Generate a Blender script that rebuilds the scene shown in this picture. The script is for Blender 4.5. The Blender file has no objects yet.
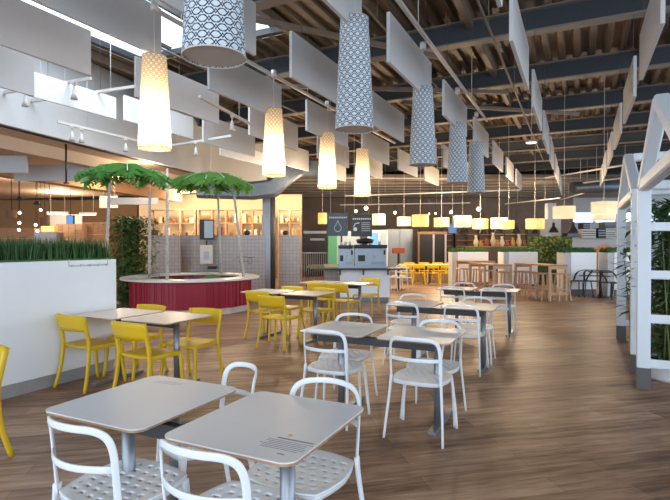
import bpy, bmesh, math, random
from math import sin, cos, pi, radians as R
from mathutils import Vector, Matrix
random.seed(7)
SC = bpy.context.scene
COL = SC.collection
# ------------------------------------------------------------------ camera
YAW = R(25.8); CC, SS = cos(YAW), sin(YAW); F = 503.0; HY = 245.0; CH = 1.5
cam = bpy.data.cameras.new('camera'); co = bpy.data.objects.new('camera', cam); COL.objects.link(co)
cam.sensor_width = 36; cam.lens = 36 * F / 670; cam.clip_end = 300; cam.clip_start = 0.05
co.location = (0, 0, CH); co.rotation_euler = (R(90 - 0.57), 0, YAW)
SC.camera = co
# ------------------------------------------------------------------ sky, sun-less daylight, exposure
w = bpy.data.worlds.new('sky'); SC.world = w; w.use_nodes = True
bg = w.node_tree.nodes['Background']; bg.inputs[0].default_value = (0.66, 0.82, 1.0, 1); bg.inputs[1].default_value = 2.2
SC.view_settings.view_transform = 'Standard'; SC.view_settings.look = 'None'
SC.view_settings.exposure = 0.14; SC.view_settings.gamma = 1; SC.view_settings.use_curve_mapping = False
SC.cycles.use_denoising = True
SC.cycles.max_bounces = 7; SC.cycles.diffuse_bounces = 4; SC.cycles.transparent_max_bounces = 6
def area(name, loc, rot, sx, sy, power, colr):
    l = bpy.data.lights.new(name, 'AREA'); l.shape = 'RECTANGLE'; l.size = sx; l.size_y = sy; l.energy = power * .5; l.color = colr
    o = bpy.data.objects.new(name, l); COL.objects.link(o); o.location = loc; o.rotation_euler = rot; return o
# added unseen fill behind the viewer, and daylight of the long side window wall
area('rear_daylight_fill', (-3, -5.6, 2.9), (R(80), 0, 0), 16, 4.4, 800, (0.86, 0.93, 1.0))
area('side_window_daylight', (7.8, 7, 2.6), (0, R(90), 0), 4.2, 22, 820, (0.86, 0.93, 1.0))
area('skylight_daylight', (-7.2, 6.3, 6.4), (0, 0, 0), 3.4, 2.6, 420, (0.85, 0.93, 1.0))
def W(px, D):
    x = (px - 335) / F * D
    return (x * CC - D * SS, x * SS + D * CC)
def G(px, py, z=0.0):
    return W(px, (CH - z) * F / (py - HY))
def DP(y, z): return (z - CH) * F / (HY - y)
A2 = YAW + R(12.7)          # the second building grid, along the floor planks
def g2(o, a, b):            # offset from point o in that grid
    return (o[0] + a * cos(A2) - b * sin(A2), o[1] + a * sin(A2) + b * cos(A2))

# ------------------------------------------------------------------ materials
MATS = {}
def mat(name, col, rough=0.5, metal=0.0, spec=None, emit=None, es=0, trans=0, noise=0.0, nscale=8.0, bump=0.0):
    m = bpy.data.materials.new(name); m.use_nodes = True; nt = m.node_tree
    b = nt.nodes['Principled BSDF']
    b.inputs['Base Color'].default_value = (*col, 1); b.inputs['Roughness'].default_value = rough; b.inputs['Metallic'].default_value = metal
    if spec is not None: b.inputs['Specular IOR Level'].default_value = spec
    if emit: b.inputs['Emission Color'].default_value = (*emit, 1); b.inputs['Emission Strength'].default_value = es
    if trans: b.inputs['Transmission Weight'].default_value = trans
    tc = nt.nodes.new('ShaderNodeTexCoord')
    n = nt.nodes.new('ShaderNodeTexNoise'); n.inputs['Scale'].default_value = nscale; n.inputs['Detail'].default_value = 4
    nt.links.new(tc.outputs['Object'], n.inputs['Vector'])
    mx = nt.nodes.new('ShaderNodeMix'); mx.data_type = 'RGBA'
    k = noise if noise else 0.05
    mx.inputs[6].default_value = (*[c * (1 - k) for c in col], 1); mx.inputs[7].default_value = (*[min(1, c * (1 + k)) for c in col], 1)
    nt.links.new(n.outputs['Fac'], mx.inputs[0]); nt.links.new(mx.outputs[2], b.inputs['Base Color'])
    if bump:
        bp = nt.nodes.new('ShaderNodeBump'); bp.inputs['Strength'].default_value = bump; bp.inputs['Distance'].default_value = 0.01
        nt.links.new(n.outputs['Fac'], bp.inputs['Height']); nt.links.new(bp.outputs[0], b.inputs['Normal'])
    MATS[name] = m; return m
def wood(name, c1, c2, rough=0.5, scale=3.0, stretch=(1, 12, 12)):
    m = bpy.data.materials.new(name); m.use_nodes = True; nt = m.node_tree; b = nt.nodes['Principled BSDF']
    tc = nt.nodes.new('ShaderNodeTexCoord'); mp = nt.nodes.new('ShaderNodeMapping'); mp.inputs['Scale'].default_value = stretch
    n = nt.nodes.new('ShaderNodeTexNoise'); n.inputs['Scale'].default_value = scale; n.inputs['Detail'].default_value = 6
    r = nt.nodes.new('ShaderNodeValToRGB'); r.color_ramp.elements[0].color = (*c1, 1); r.color_ramp.elements[1].color = (*c2, 1)
    r.color_ramp.elements[0].position = .3; r.color_ramp.elements[1].position = .7
    nt.links.new(tc.outputs['Object'], mp.inputs[0]); nt.links.new(mp.outputs[0], n.inputs['Vector'])
    nt.links.new(n.outputs['Fac'], r.inputs[0]); nt.links.new(r.outputs[0], b.inputs['Base Color'])
    b.inputs['Roughness'].default_value = rough
    MATS[name] = m; return m
def emis(name, col, s):
    m = bpy.data.materials.new(name); m.use_nodes = True; nt = m.node_tree
    b = nt.nodes['Principled BSDF']; b.inputs['Base Color'].default_value = (*col, 1)
    b.inputs['Emission Color'].default_value = (*col, 1); b.inputs['Emission Strength'].default_value = s
    MATS[name] = m; return m

def floor_mat():
    m = bpy.data.materials.new('oak_plank_floor'); m.use_nodes = True; nt = m.node_tree; b = nt.nodes['Principled BSDF']
    N = nt.nodes.new; L = nt.links.new
    tc = N('ShaderNodeTexCoord'); mp = N('ShaderNodeMapping'); mp.inputs['Rotation'].default_value = (0, 0, -A2)
    L(tc.outputs['Object'], mp.inputs[0])
    br = N('ShaderNodeTexBrick'); br.offset = 0.37; br.inputs['Scale'].default_value = 1.0
    br.inputs['Brick Width'].default_value = 1.25; br.inputs['Row Height'].default_value = 0.19
    br.inputs['Mortar Size'].default_value = 0.0022; br.inputs['Mortar Smooth'].default_value = 0.3; br.inputs['Bias'].default_value = 0.0
    br.inputs['Color1'].default_value = (0, 0, 0, 1); br.inputs['Color2'].default_value = (1, 1, 1, 1); br.inputs['Mortar'].default_value = (.35, .35, .35, 1)
    L(mp.outputs[0], br.inputs['Vector'])
    mp2 = N('ShaderNodeMapping'); mp2.inputs['Scale'].default_value = (1.3, 11, 1); L(mp.outputs[0], mp2.inputs[0])
    n1 = N('ShaderNodeTexNoise'); n1.inputs['Scale'].default_value = 1.6; n1.inputs['Detail'].default_value = 8; n1.inputs['Roughness'].default_value = .62
    L(mp2.outputs[0], n1.inputs['Vector'])
    mp3 = N('ShaderNodeMapping'); mp3.inputs['Scale'].default_value = (.35, 1.3, 1); L(mp.outputs[0], mp3.inputs[0])
    n2 = N('ShaderNodeTexNoise'); n2.inputs['Scale'].default_value = 1.6; n2.inputs['Detail'].default_value = 3; L(mp3.outputs[0], n2.inputs['Vector'])
    a1 = N('ShaderNodeMath'); a1.operation = 'MULTIPLY'; a1.inputs[1].default_value = .13; L(br.outputs['Color'], a1.inputs[0])
    a2 = N('ShaderNodeMath'); a2.operation = 'MULTIPLY_ADD'; a2.inputs[1].default_value = .62; L(n1.outputs['Fac'], a2.inputs[0]); L(a1.outputs[0], a2.inputs[2])
    a3 = N('ShaderNodeMath'); a3.operation = 'MULTIPLY_ADD'; a3.inputs[1].default_value = .26; L(n2.outputs['Fac'], a3.inputs[0]); L(a2.outputs[0], a3.inputs[2])
    r = N('ShaderNodeValToRGB'); e = r.color_ramp.elements
    e[0].position = .36; e[0].color = (.095, .045, .024, 1); e[1].position = .66; e[1].color = (.50, .32, .21, 1)
    q = e.new(.50); q.color = (.285, .160, .095, 1)
    L(a3.outputs[0], r.inputs[0])
    mm = N('ShaderNodeMix'); mm.data_type = 'RGBA'; mm.blend_type = 'MULTIPLY'; mm.inputs[7].default_value = (.55, .5, .48, 1)
    L(br.outputs['Fac'], mm.inputs[0]); L(r.outputs[0], mm.inputs[6]); L(mm.outputs[2], b.inputs['Base Color'])
    b.inputs['Roughness'].default_value = .42; b.inputs['Specular IOR Level'].default_value = .36
    bp = N('ShaderNodeBump'); bp.inputs['Strength'].default_value = .12; bp.inputs['Distance'].default_value = .004
    L(n1.outputs['Fac'], bp.inputs['Height']); L(bp.outputs[0], b.inputs['Normal'])
    return m
def tile_mat(name, c1, c2, mortar, size):
    m = bpy.data.materials.new(name); m.use_nodes = True; nt = m.node_tree; b = nt.nodes['Principled BSDF']
    N = nt.nodes.new; L = nt.links.new
    tc = N('ShaderNodeTexCoord'); sp = N('ShaderNodeSeparateXYZ'); L(tc.outputs['Object'], sp.inputs[0])
    ad = N('ShaderNodeMath'); L(sp.outputs[0], ad.inputs[0]); L(sp.outputs[1], ad.inputs[1])
    cb = N('ShaderNodeCombineXYZ'); L(ad.outputs[0], cb.inputs[0]); L(sp.outputs[2], cb.inputs[1])
    br = N('ShaderNodeTexBrick'); br.offset = 0; br.inputs['Scale'].default_value = 1; br.inputs['Brick Width'].default_value = size
    br.inputs['Row Height'].default_value = size; br.inputs['Mortar Size'].default_value = size * .05
    br.inputs['Color1'].default_value = (*c1, 1); br.inputs['Color2'].default_value = (*c2, 1); br.inputs['Mortar'].default_value = (*mortar, 1)
    L(cb.outputs[0], br.inputs['Vector']); L(br.outputs['Color'], b.inputs['Base Color']); b.inputs['Roughness'].default_value = .3
    MATS[name] = m; return m
def shade_mat(name, paper, line, translucent, nu, nv, wdt):
    """paper lamp shade printed with a net of curved lines (uv: around, along)"""
    m = bpy.data.materials.new(name); m.use_nodes = True; nt = m.node_tree; N = nt.nodes.new; L = nt.links.new
    b = nt.nodes['Principled BSDF']; out = nt.nodes['Material Output']
    uv = N('ShaderNodeUVMap'); sp = N('ShaderNodeSeparateXYZ'); L(uv.outputs[0], sp.inputs[0])
    def M(op, a, c=None, d=None):
        n = N('ShaderNodeMath'); n.operation = op
        for i, v in enumerate((a, c, d)):
            if v is None: continue
            if isinstance(v, (int, float)): n.inputs[i].default_value = v
            else: L(v, n.inputs[i])
        return n.outputs[0]
    u = M('MULTIPLY', sp.outputs[0], nu); v = M('MULTIPLY', sp.outputs[1], nv)
    row = M('FLOOR', v)
    # scalloped rows: each row is a chain of shallow arcs, every second one shifted by half
    sh = M('MULTIPLY', M('MODULO', row, 2.0), .5)
    fu = M('FRACT', M('ADD', u, sh)); fv = M('FRACT', v)
    cx = M('SUBTRACT', fu, .5)
    arc = M('MULTIPLY', M('MULTIPLY', cx, cx), 3.2)         # 0 at centre, .8 at the ends
    d1 = M('ABSOLUTE', M('SUBTRACT', fv, arc))
    d2 = M('ABSOLUTE', M('SUBTRACT', fv, M('SUBTRACT', 1.0, arc)))
    d3 = M('MULTIPLY', M('ABSOLUTE', cx), 1.7)
    mn = M('MINIMUM', d1, d2)
    lin = M('LESS_THAN', mn, wdt)
    ve = M('MULTIPLY', M('LESS_THAN', d3, wdt * .55), M('LESS_THAN', fv, .5))
    lin = M('MAXIMUM', lin, M('MULTIPLY', ve, .0))
    mx = N('ShaderNodeMix'); mx.data_type = 'RGBA'; mx.inputs[6].default_value = (*paper, 1); mx.inputs[7].default_value = (*line, 1)
    L(lin, mx.inputs[0]); L(mx.outputs[2], b.inputs['Base Color']); b.inputs['Roughness'].default_value = .7
    if translucent:
        t = N('ShaderNodeBsdfTranslucent'); L(mx.outputs[2], t.inputs[0])
        ms = N('ShaderNodeMixShader'); ms.inputs[0].default_value = translucent
        L(b.outputs[0], ms.inputs[1]); L(t.outputs[0], ms.inputs[2]); L(ms.outputs[0], out.inputs[0])
    MATS[name] = m; return m
def translucent_mat(name, col, k=.6):
    m = bpy.data.materials.new(name); m.use_nodes = True; nt = m.node_tree; N = nt.nodes.new; L = nt.links.new
    b = nt.nodes['Principled BSDF']; out = nt.nodes['Material Output']; b.inputs['Base Color'].default_value = (*col, 1); b.inputs['Roughness'].default_value = .7
    t = N('ShaderNodeBsdfTranslucent'); t.inputs[0].default_value = (*col, 1)
    ms = N('ShaderNodeMixShader'); ms.inputs[0].default_value = k
    L(b.outputs[0], ms.inputs[1]); L(t.outputs[0], ms.inputs[2]); L(ms.outputs[0], out.inputs[0])
    MATS[name] = m; return m
def deck_mat():
    m = bpy.data.materials.new('steel_roof_deck'); m.use_nodes = True; nt = m.node_tree; N = nt.nodes.new; L = nt.links.new
    b = nt.nodes['Principled BSDF']
    tc = N('ShaderNodeTexCoord'); mp = N('ShaderNodeMapping'); mp.inputs['Scale'].default_value = (3.2, .10, 1); L(tc.outputs['Object'], mp.inputs[0])
    n = N('ShaderNodeTexNoise'); n.inputs['Scale'].default_value = 1; n.inputs['Detail'].default_value = 5; L(mp.outputs[0], n.inputs['Vector'])
    r = N('ShaderNodeValToRGB'); e = r.color_ramp.elements; e[0].position = .38; e[0].color = (.040, .028, .020, 1); e[1].position = .68; e[1].color = (.20, .145, .10, 1)
    L(n.outputs['Fac'], r.inputs[0]); L(r.outputs[0], b.inputs['Base Color']); b.inputs['Roughness'].default_value = .55; b.inputs['Metallic'].default_value = .2
    return m

M_floor = floor_mat(); M_deck = deck_mat()
white_metal = mat('white_painted_aluminium', (.80, .83, .86), .38)
yellow = mat('yellow_plastic', (.76, .49, .012), .42)
top_grey = mat('pale_grey_laminate', (.68, .69, .71), .38, noise=.03)
top_warm = mat('pale_beige_laminate', (.66, .60, .56), .34, noise=.03)
ply = wood('plywood_edge', (.30, .17, .09), (.48, .30, .17), .5)
steel = mat('grey_steel_tube', (.25, .27, .30), .34, .6)
dark_steel = mat('dark_grey_steel', (.045, .047, .052), .5)
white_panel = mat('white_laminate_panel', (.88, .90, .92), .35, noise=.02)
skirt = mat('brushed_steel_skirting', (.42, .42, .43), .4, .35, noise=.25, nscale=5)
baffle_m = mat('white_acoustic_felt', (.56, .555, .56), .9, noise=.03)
rail_m = mat('white_track_metal', (.62, .60, .58), .45)
beam_m = mat('slate_painted_steel_beam', (.035, .041, .050), .6, noise=.15)
flange_m = mat('lit_tone_beam_flange', (.18, .155, .135), .6, noise=.2)  # paler than the web: light on the flange put into the colour
purlin_m = mat('brown_steel_purlin', (.15, .11, .08), .6, noise=.2)
plaster = mat('white_painted_plaster', (.54, .55, .57), .85, noise=.02)
beige = mat('beige_painted_board', (.58, .46, .36), .8, noise=.06, nscale=2)
red = mat('crimson_slatted_panel', (.34, .006, .030), .45, noise=.12, nscale=3)
counter_white = mat('cream_counter_rim', (.74, .70, .64), .35)
black = mat('black_plastic', (.012, .012, .014), .45)
blackmetal = mat('black_painted_metal', (.02, .022, .026), .5)
pine = wood('pale_pine_wood', (.42, .25, .14), (.60, .40, .25), .5)
pine_dark = wood('warm_oak_wood', (.26, .13, .06), (.42, .24, .12), .5)
leaf = mat('green_leaf', (.07, .15, .035), .5, noise=.4, nscale=14)
leaf2 = mat('bamboo_leaf', (.075, .155, .05), .5, noise=.4, nscale=14)
grassm = mat('dark_green_grass', (.040, .115, .026), .6, noise=.5, nscale=30)
palmleaf = translucent_mat('bright_green_fabric_leaf', (.22, .45, .12), .5)
palmleaf2 = translucent_mat('deep_green_fabric_leaf', (.13, .33, .08), .45)
birch = wood('white_birch_bark', (.30, .26, .22), (.74, .70, .66), .7, 6, (3, 3, 14))
cane = mat('bamboo_cane', (.22, .24, .08), .5)
postwhite = mat('white_painted_timber', (.74, .79, .84), .5, noise=.02)
sleeve = mat('grey_metal_sleeve', (.13, .12, .12), .5, .4)
tile = tile_mat('grey_square_tile', (.33, .32, .335), (.37, .36, .375), (.21, .20, .20), .12)
tilew = tile_mat('brown_grey_square_tile', (.30, .24, .22), (.34, .28, .25), (.20, .17, .15), .12)
slate_sign = mat('slate_blue_sign_board', (.045, .07, .095), .5)
sign_dark = mat('charcoal_sign_board', (.03, .035, .045), .5)
sign_ink = mat('white_sign_ink', (.55, .6, .62), .5)
shade_net = shade_mat('paper_shade_with_dark_net', (.60, .66, .72), (.016, .019, .026), 0, 15, 24, .12)
shade_lit = shade_mat('lit_paper_shade_with_fine_net', (.92, .80, .62), (.42, .28, .16), .62, 15, 30, .13)
diffuser = mat('beige_diffuser_disc', (.62, .56, .52), .7)
drum_m = translucent_mat('cream_drum_shade', (.95, .86, .70), .6)
drum_y = translucent_mat('yellow_patterned_drum_shade', (.95, .72, .36), .6)
warm_wall = mat('warm_cream_wall', (.80, .64, .42), .8, noise=.1, nscale=1.5)
brown_wall = mat('warm_brown_wall', (.34, .20, .10), .8, noise=.2, nscale=1.5)
dark_wall = mat('dark_brown_wall', (.10, .075, .06), .8, noise=.2, nscale=1)
grey_steel = mat('blue_grey_machine_steel', (.30, .35, .40), .35, .5)
glass_m = mat('clear_glass', (.9, .95, 1), .03, trans=1.0)
bulb_m = emis('warm_bulb_glow', (1, .80, .52), 9)
bulb_cool = emis('white_tube_glow', (1, .93, .82), 1.4)
screen_m = emis('pale_screen_glow', (.30, .38, .46), .12)
bluebox = emis('blue_backlit_box', (.08, .24, .60), .8)
green_glow = emis('green_backlit_column', (.10, .34, .16), .10)
terracotta = mat('rust_woven_cane', (.30, .12, .06), .7, noise=.4, nscale=40)
moss = mat('green_moss_wall', (.11, .15, .02), .95, noise=.7, nscale=3, bump=1)
moss_dark = mat('dark_leaf_wall', (.03, .045, .015), .95, noise=.8, nscale=6, bump=1)
ink = mat('printed_grey_ink', (.22, .23, .27), .5)
ink_soft = mat('faint_grey_ink', (.40, .40, .43), .5)
ink_y = mat('yellow_printed_mark', (.75, .48, .05), .5)
duct_m = mat('galvanised_duct', (.15, .18, .21), .4, .5, noise=.2)
pot_m = mat('white_ceramic_pot', (.78, .80, .82), .35)
itemc = [mat('item_' + n, c, .6) for n, c in (('rust', (.40, .10, .04)), ('ochre', (.55, .30, .06)), ('dark', (.05, .04, .04)), ('cream', (.75, .62, .42)), ('umber', (.20, .09, .04)), ('white', (.80, .74, .62)))]

# ------------------------------------------------------------------ geometry helpers
class MB:
    def __init__(s): s.v = []; s.f = []; s.uv = None; s.sm = []
    def add(s, vs, fs, smooth=False):
        o = len(s.v); s.v += [tuple(p) for p in vs]; s.f += [tuple(i + o for i in f) for f in fs]; s.sm += [smooth] * len(fs); return s
    def box(s, c, d, rz=0, M=None):
        hx, hy, hz = d[0] / 2, d[1] / 2, d[2] / 2; vs = []
        for z in (-hz, hz):
            for x, y in ((-hx, -hy), (hx, -hy), (hx, hy), (-hx, hy)):
                if M is not None: p = M @ Vector((x, y, z)); vs.append((c[0] + p.x, c[1] + p.y, c[2] + p.z))
                else: vs.append((c[0] + x * cos(rz) - y * sin(rz), c[1] + x * sin(rz) + y * cos(rz), c[2] + z))
        return s.add(vs, [(3, 2, 1, 0), (4, 5, 6, 7), (0, 1, 5, 4), (1, 2, 6, 5), (2, 3, 7, 6), (3, 0, 4, 7)])
    def tube(s, p0, p1, r0, r1=None, n=12, caps=True, smooth=True):
        if r1 is None: r1 = r0
        p0, p1 = Vector(p0), Vector(p1); t = (p1 - p0).normalized()
        a = t.orthogonal().normalized(); b = t.cross(a); vs = []
        for p, r in ((p0, r0), (p1, r1)):
            for i in range(n):
                q = 2 * pi * i / n; vs.append(p + a * (r * cos(q)) + b * (r * sin(q)))
        fs = [(i, (i + 1) % n, n + (i + 1) % n, n + i) for i in range(n)]
        s.add(vs, fs, smooth)
        if caps: s.add(vs, [tuple(range(n))[::-1], tuple(range(n, 2 * n))])
        return s
    def bar(s, p0, p1, w, h, hint=(0, 0, 1)):
        return s.sweep([p0, p1], w, h, hint)
    def sweep(s, path, w, h, hint=(0, 1, 0), smooth=False, w2=None, h2=None):
        """rectangular section (w along t x hint, h along hint) swept along path"""
        P = [Vector(p) for p in path]; hf = hint if callable(hint) else None; hint = None if hf else Vector(hint); n = len(P); vs = []
        for i, p in enumerate(P):
            t = (P[min(i + 1, n - 1)] - P[max(i - 1, 0)]).normalized()
            if hf: hint = Vector(hf(p))
            hh = (hint - t * hint.dot(t))
            if hh.length < 1e-4: hh = t.orthogonal()
            hh.normalize(); b = t.cross(hh)
            k = i / (n - 1); ww = w + ((w2 if w2 is not None else w) - w) * k; h_ = h + ((h2 if h2 is not None else h) - h) * k
            c = .3
            for sx, sy in ((-1, -1 + c), (-1 + c, -1), (1 - c, -1), (1, -1 + c), (1, 1 - c), (1 - c, 1), (-1 + c, 1), (-1, 1 - c)):
                vs.append(p + b * (sx * ww / 2) + hh * (sy * h_ / 2))
        fs = []
        for i in range(n - 1):
            for j in range(8):
                fs.append((8 * i + j, 8 * i + (j + 1) % 8, 8 * i + 8 + (j + 1) % 8, 8 * i + 8 + j))
        fs += [tuple(range(8))[::-1], tuple(range(8 * n - 8, 8 * n))]
        return s.add(vs, fs, smooth)
    def prism(s, poly, z0, z1, smooth=False):
        n = len(poly); vs = [(x, y, z0) for x, y in poly] + [(x, y, z1) for x, y in poly]
        s.add(vs, [tuple(range(n))[::-1], tuple(range(n, 2 * n))]); 
        return s.add(vs, [(i, (i + 1) % n, n + (i + 1) % n, n + i) for i in range(n)], smooth)
    def lathe(s, prof, c=(0, 0, 0), n=24, smooth=True):
        vs = []; 
        for r, z in prof:
            for i in range(n): vs.append((c[0] + r * cos(2 * pi * i / n), c[1] + r * sin(2 * pi * i / n), c[2] + z))
        fs = []
        for k in range(len(prof) - 1):
            for i in range(n): fs.append((k * n + i, k * n + (i + 1) % n, (k + 1) * n + (i + 1) % n, (k + 1) * n + i))
        return s.add(vs, fs, smooth)
    def ball(s, c, r, n=10):
        prof = [(max(1e-4, r * sin(pi * k / n)), -r * cos(pi * k / n)) for k in range(n + 1)]
        return s.lathe(prof, c, n=n * 2)
    def mesh(s, name, m):
        me = bpy.data.meshes.new(name); me.from_pydata(s.v, [], s.f); me.update()
        me.polygons.foreach_set('use_smooth', s.sm); me.materials.append(m)
        bm = bmesh.new(); bm.from_mesh(me); bmesh.ops.remove_doubles(bm, verts=bm.verts, dist=1e-5); bmesh.ops.recalc_face_normals(bm, faces=bm.faces); bm.to_mesh(me); bm.free()
        return me
    def build(s, name, m, parent=None, bevel=0):
        o = bpy.data.objects.new(name, s.mesh(name, m)); COL.objects.link(o)
        if parent: o.parent = parent
        if bevel:
            b = o.modifiers.new('b', 'BEVEL'); b.width = bevel; b.segments = 2; b.limit_method = 'ANGLE'
        return o
def tag(o, label=None, cat=None, group=None, kind=None):
    if label: o['label'] = label
    if cat: o['category'] = cat
    if group: o['group'] = group
    if kind: o['kind'] = kind
    return o
def empty(name, loc, rz=0, label=None, cat=None, group=None):
    o = bpy.data.objects.new(name, None); COL.objects.link(o); o.location = loc; o.rotation_euler = (0, 0, rz); o.empty_display_size = .05
    return tag(o, label, cat, group)
def kids(o): return [c for c in bpy.data.objects if c.parent == o]
def copy_tree(o, parent=None):
    c = o.copy(); COL.objects.link(c); c.parent = parent
    for ch in TREE.get(o.name) or kids(o): copy_tree(ch, c)
    return c
TREE = {}
def place(proto, used, loc, rz, label, group=None):
    """first call moves the first one built, later calls copy it"""
    if used['n'] == 0: o = proto
    else:
        if proto.name not in TREE:
            TREE[proto.name] = kids(proto)
            for k in TREE[proto.name]: TREE[k.name] = kids(k)
        o = copy_tree(proto)
    used['n'] += 1
    o.location = loc; o.rotation_euler = (0, 0, rz); o['label'] = label
    if group: o['group'] = group
    return o
ORD = ['first', 'second', 'third', 'fourth', 'fifth', 'sixth', 'seventh', 'eighth', 'ninth', 'tenth', 'eleventh', 'twelfth']
def struct(mb, name, m, parent=None, bevel=0):
    o = mb.build(name, m, parent, bevel)
    if parent is None: o['kind'] = 'structure'
    return o
def rounded(w, d, r, n=6):
    pts = []
    for cx, cy, a in ((w / 2 - r, d / 2 - r, 0), (-w / 2 + r, d / 2 - r, pi / 2), (-w / 2 + r, -d / 2 + r, pi), (w / 2 - r, -d / 2 + r, 3 * pi / 2)):
        for k in range(n + 1): pts.append((cx + r * cos(a + pi / 2 * k / n), cy + r * sin(a + pi / 2 * k / n)))
    return pts
def spline(pts, n=6):
    P = [Vector(p) for p in pts]; P = [P[0] * 2 - P[1]] + P + [P[-1] * 2 - P[-2]]; out = []
    for i in range(1, len(P) - 2):
        for k in range(n):
            t = k / n; a, b, c, d = P[i - 1:i + 3]
            out.append(.5 * ((2 * b) + (c - a) * t + (2 * a - 5 * b + 4 * c - d) * t * t + (3 * b - a - 3 * c + d) * t ** 3))
    out.append(P[-2]); return out

# ================================================================== THE SETTING
b = MB(); b.add([(-45, -6, 0), (12, -6, 0), (12, 52, 0), (-45, 52, 0)], [(0, 1, 2, 3)])
b.add([(-45, -6, -.15), (12, -6, -.15), (12, 52, -.15), (-45, 52, -.15)], [(0, 3, 2, 1)])
struct(b, 'floor', M_floor)
# roof deck of trapezoid sheets running away along Y, with a skylight opening
SKX0, SKX1, SKY0, SKY1 = -9.3, -5.2, 5.0, 8.7
ZD = 5.75
def deck(x0, x1, y0, y1, mb):
    x = x0
    while x < x1 - 1e-6:
        xs = [(x, ZD), (x + .10, ZD), (x + .135, ZD + .08), (x + .265, ZD + .08), (x + .30, ZD)]
        vs = [(a, y0, z) for a, z in xs] + [(a, y1, z) for a, z in xs]
        mb.add(vs, [(i, i + 1, i + 6, i + 5) for i in range(4)]); x += .30
d = MB(); deck(-45, SKX0, -6, 52, d); deck(SKX0, SKX1, -6, SKY0, d); deck(SKX0, SKX1, SKY1, 52, d); deck(SKX1, 12, -6, 52, d)
struct(d, 'ceiling', M_deck)
# roof cover above the deck (keeps the sky out)
rc = MB()
for x0, x1, y0, y1 in ((-45, SKX0, -6, 52), (SKX0, SKX1, -6, SKY0), (SKX0, SKX1, SKY1, 52), (SKX1, 12, -6, 52)):
    rc.box(((x0 + x1) / 2, (y0 + y1) / 2, ZD + .14), (x1 - x0, y1 - y0, .10))
struct(rc, 'ceiling_roof_slab', dark_wall)
# skylight shaft walls and frame
sk = MB(); t = .1
sk.box((SKX0, (SKY0 + SKY1) / 2, ZD + .10), (t, SKY1 - SKY0, .18)); sk.box((SKX1, (SKY0 + SKY1) / 2, ZD + .10), (t, SKY1 - SKY0, .18))
sk.box(((SKX0 + SKX1) / 2, SKY0, ZD + .10), (SKX1 - SKX0, t, .18)); sk.box(((SKX0 + SKX1) / 2, SKY1, ZD + .10), (SKX1 - SKX0, t, .18))
win = struct(sk, 'window_1', postwhite)
fr = MB()
for k in range(3):
    x = SKX0 + (k + .5) * (SKX1 - SKX0) / 3 + .3; fr.box((x, (SKY0 + SKY1) / 2, ZD + .18), (.06, SKY1 - SKY0, .08))
fr.box(((SKX0 + SKX1) / 2, SKY1 - .12, ZD + .04), (SKX1 - SKX0, .12, .12)); fr.box((SKX0 + .12, (SKY0 + SKY1) / 2, ZD + .04), (.12, SKY1 - SKY0, .12))
fr.build('window_frame', blackmetal, win)
# beams along X
for i in range(14):
    y = 3.75 + 3.0 * i
    bx0, bl = (3.4, 17.0) if i == 1 else (-6, 34)
    m_ = MB(); m_.box((bx0, y, ZD - .22), (bl, .05, .38))
    o = struct(m_, 'trim_%d' % (i + 1), beam_m)
    f_ = MB(); f_.box((bx0, y, ZD - .42), (bl, .24, .03)); f_.box((bx0, y, ZD - .03), (bl, .24, .03)); f_.build('beam_flange', flange_m, o)
for i, x in enumerate((1.3, -1.85, -5.05, -9.6, 4.5)):
    m_ = MB(); m_.box((x, 19, ZD - .09), (.11, 50, .16)); struct(m_, 'trim_%d' % (20 + i), purlin_m)
for i, (x, z) in enumerate(((-1.22, 4.75), (-3.0, 5.2), (2.9, 5.0), (-6.9, 5.1))):
    m_ = MB(); m_.tube((x, -4, z), (x, 21, z), .02)
    for k in range(6): m_.tube((x, 1 + 3.4 * k, z), (x, 1 + 3.4 * k, ZD - .02), .007, n=6)
    tag(m_.build('sprinkler_pipe', purlin_m), 'thin roof pipe running under the deck beside the ' + ('second baffle row', 'lamp track', 'timber house frames', 'white side bulkhead')[i], 'pipe', 'sprinkler pipes under the roof deck')
# thin cross rods / bracing under the deck
for i, (x0, y0, x1, y1, z) in enumerate(((-7, 9.2, -1.5, 12.5, 5.1), (-4, 12.2, 0, 15.4, 5.1), (-9, 12.2, -4, 15.4, 5.1), (-5.2, 6.0, -2.4, 9.6, 5.1))):
    m_ = MB(); m_.bar((x0, y0, z), (x1, y1, z), .09, .09); struct(m_, 'trim_%d' % (30 + i), purlin_m)

# walls far around
fw = W(335, 36)
def far(px, D): return W(px, D)
def wall_between(name, p, q, z0, z1, m, th=.2):
    p, q = Vector(p), Vector(q); c = (p + q) / 2; dd = q - p
    mb = MB(); mb.box((c.x, c.y, (z0 + z1) / 2), (dd.length, th, z1 - z0), math.atan2(dd.y, dd.x)); return struct(mb, name, m)
P0, P1, P2_, P3 = W(-700, 40), W(572, 36), W(690, 36), W(900, 36)
wall_between('wall_back', W(-260, 40), P1, 0, ZD, mat('warm_grey_back_wall', (.24, .18, .14), .8, noise=.5, nscale=.8))
mb = MB()
for z0, z1 in ((0, 3.12), (3.82, ZD)):
    p, q = Vector(P1), Vector(P3); c = (p + q) / 2; mb.box((c.x, c.y, (z0 + z1) / 2), ((q - p).length, .2, z1 - z0), YAW)
wr = struct(mb, 'wall_back_right', plaster)
mb = MB()
for k in range(9):
    x, y = W(572 + k * 22, 36); mb.box((x, y, 3.47), (.12, .12, .70), YAW)
struct(mb, 'window_2', postwhite)
wall_between('wall_left', (-44, -6), (-44, 50), 0, ZD, brown_wall)
# window wall on the side: mullions only, glass left to the daylight
mb = MB()
for k in range(12): mb.box((7.95, -5.5 + 4.4 * k, 2.85), (.12, .12, 5.7))
mb.box((7.95, 20, 4.9), (.14, 52, .12)); mb.box((7.95, 20, .25), (.14, 52, .5))
struct(mb, 'window_3', postwhite)

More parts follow.
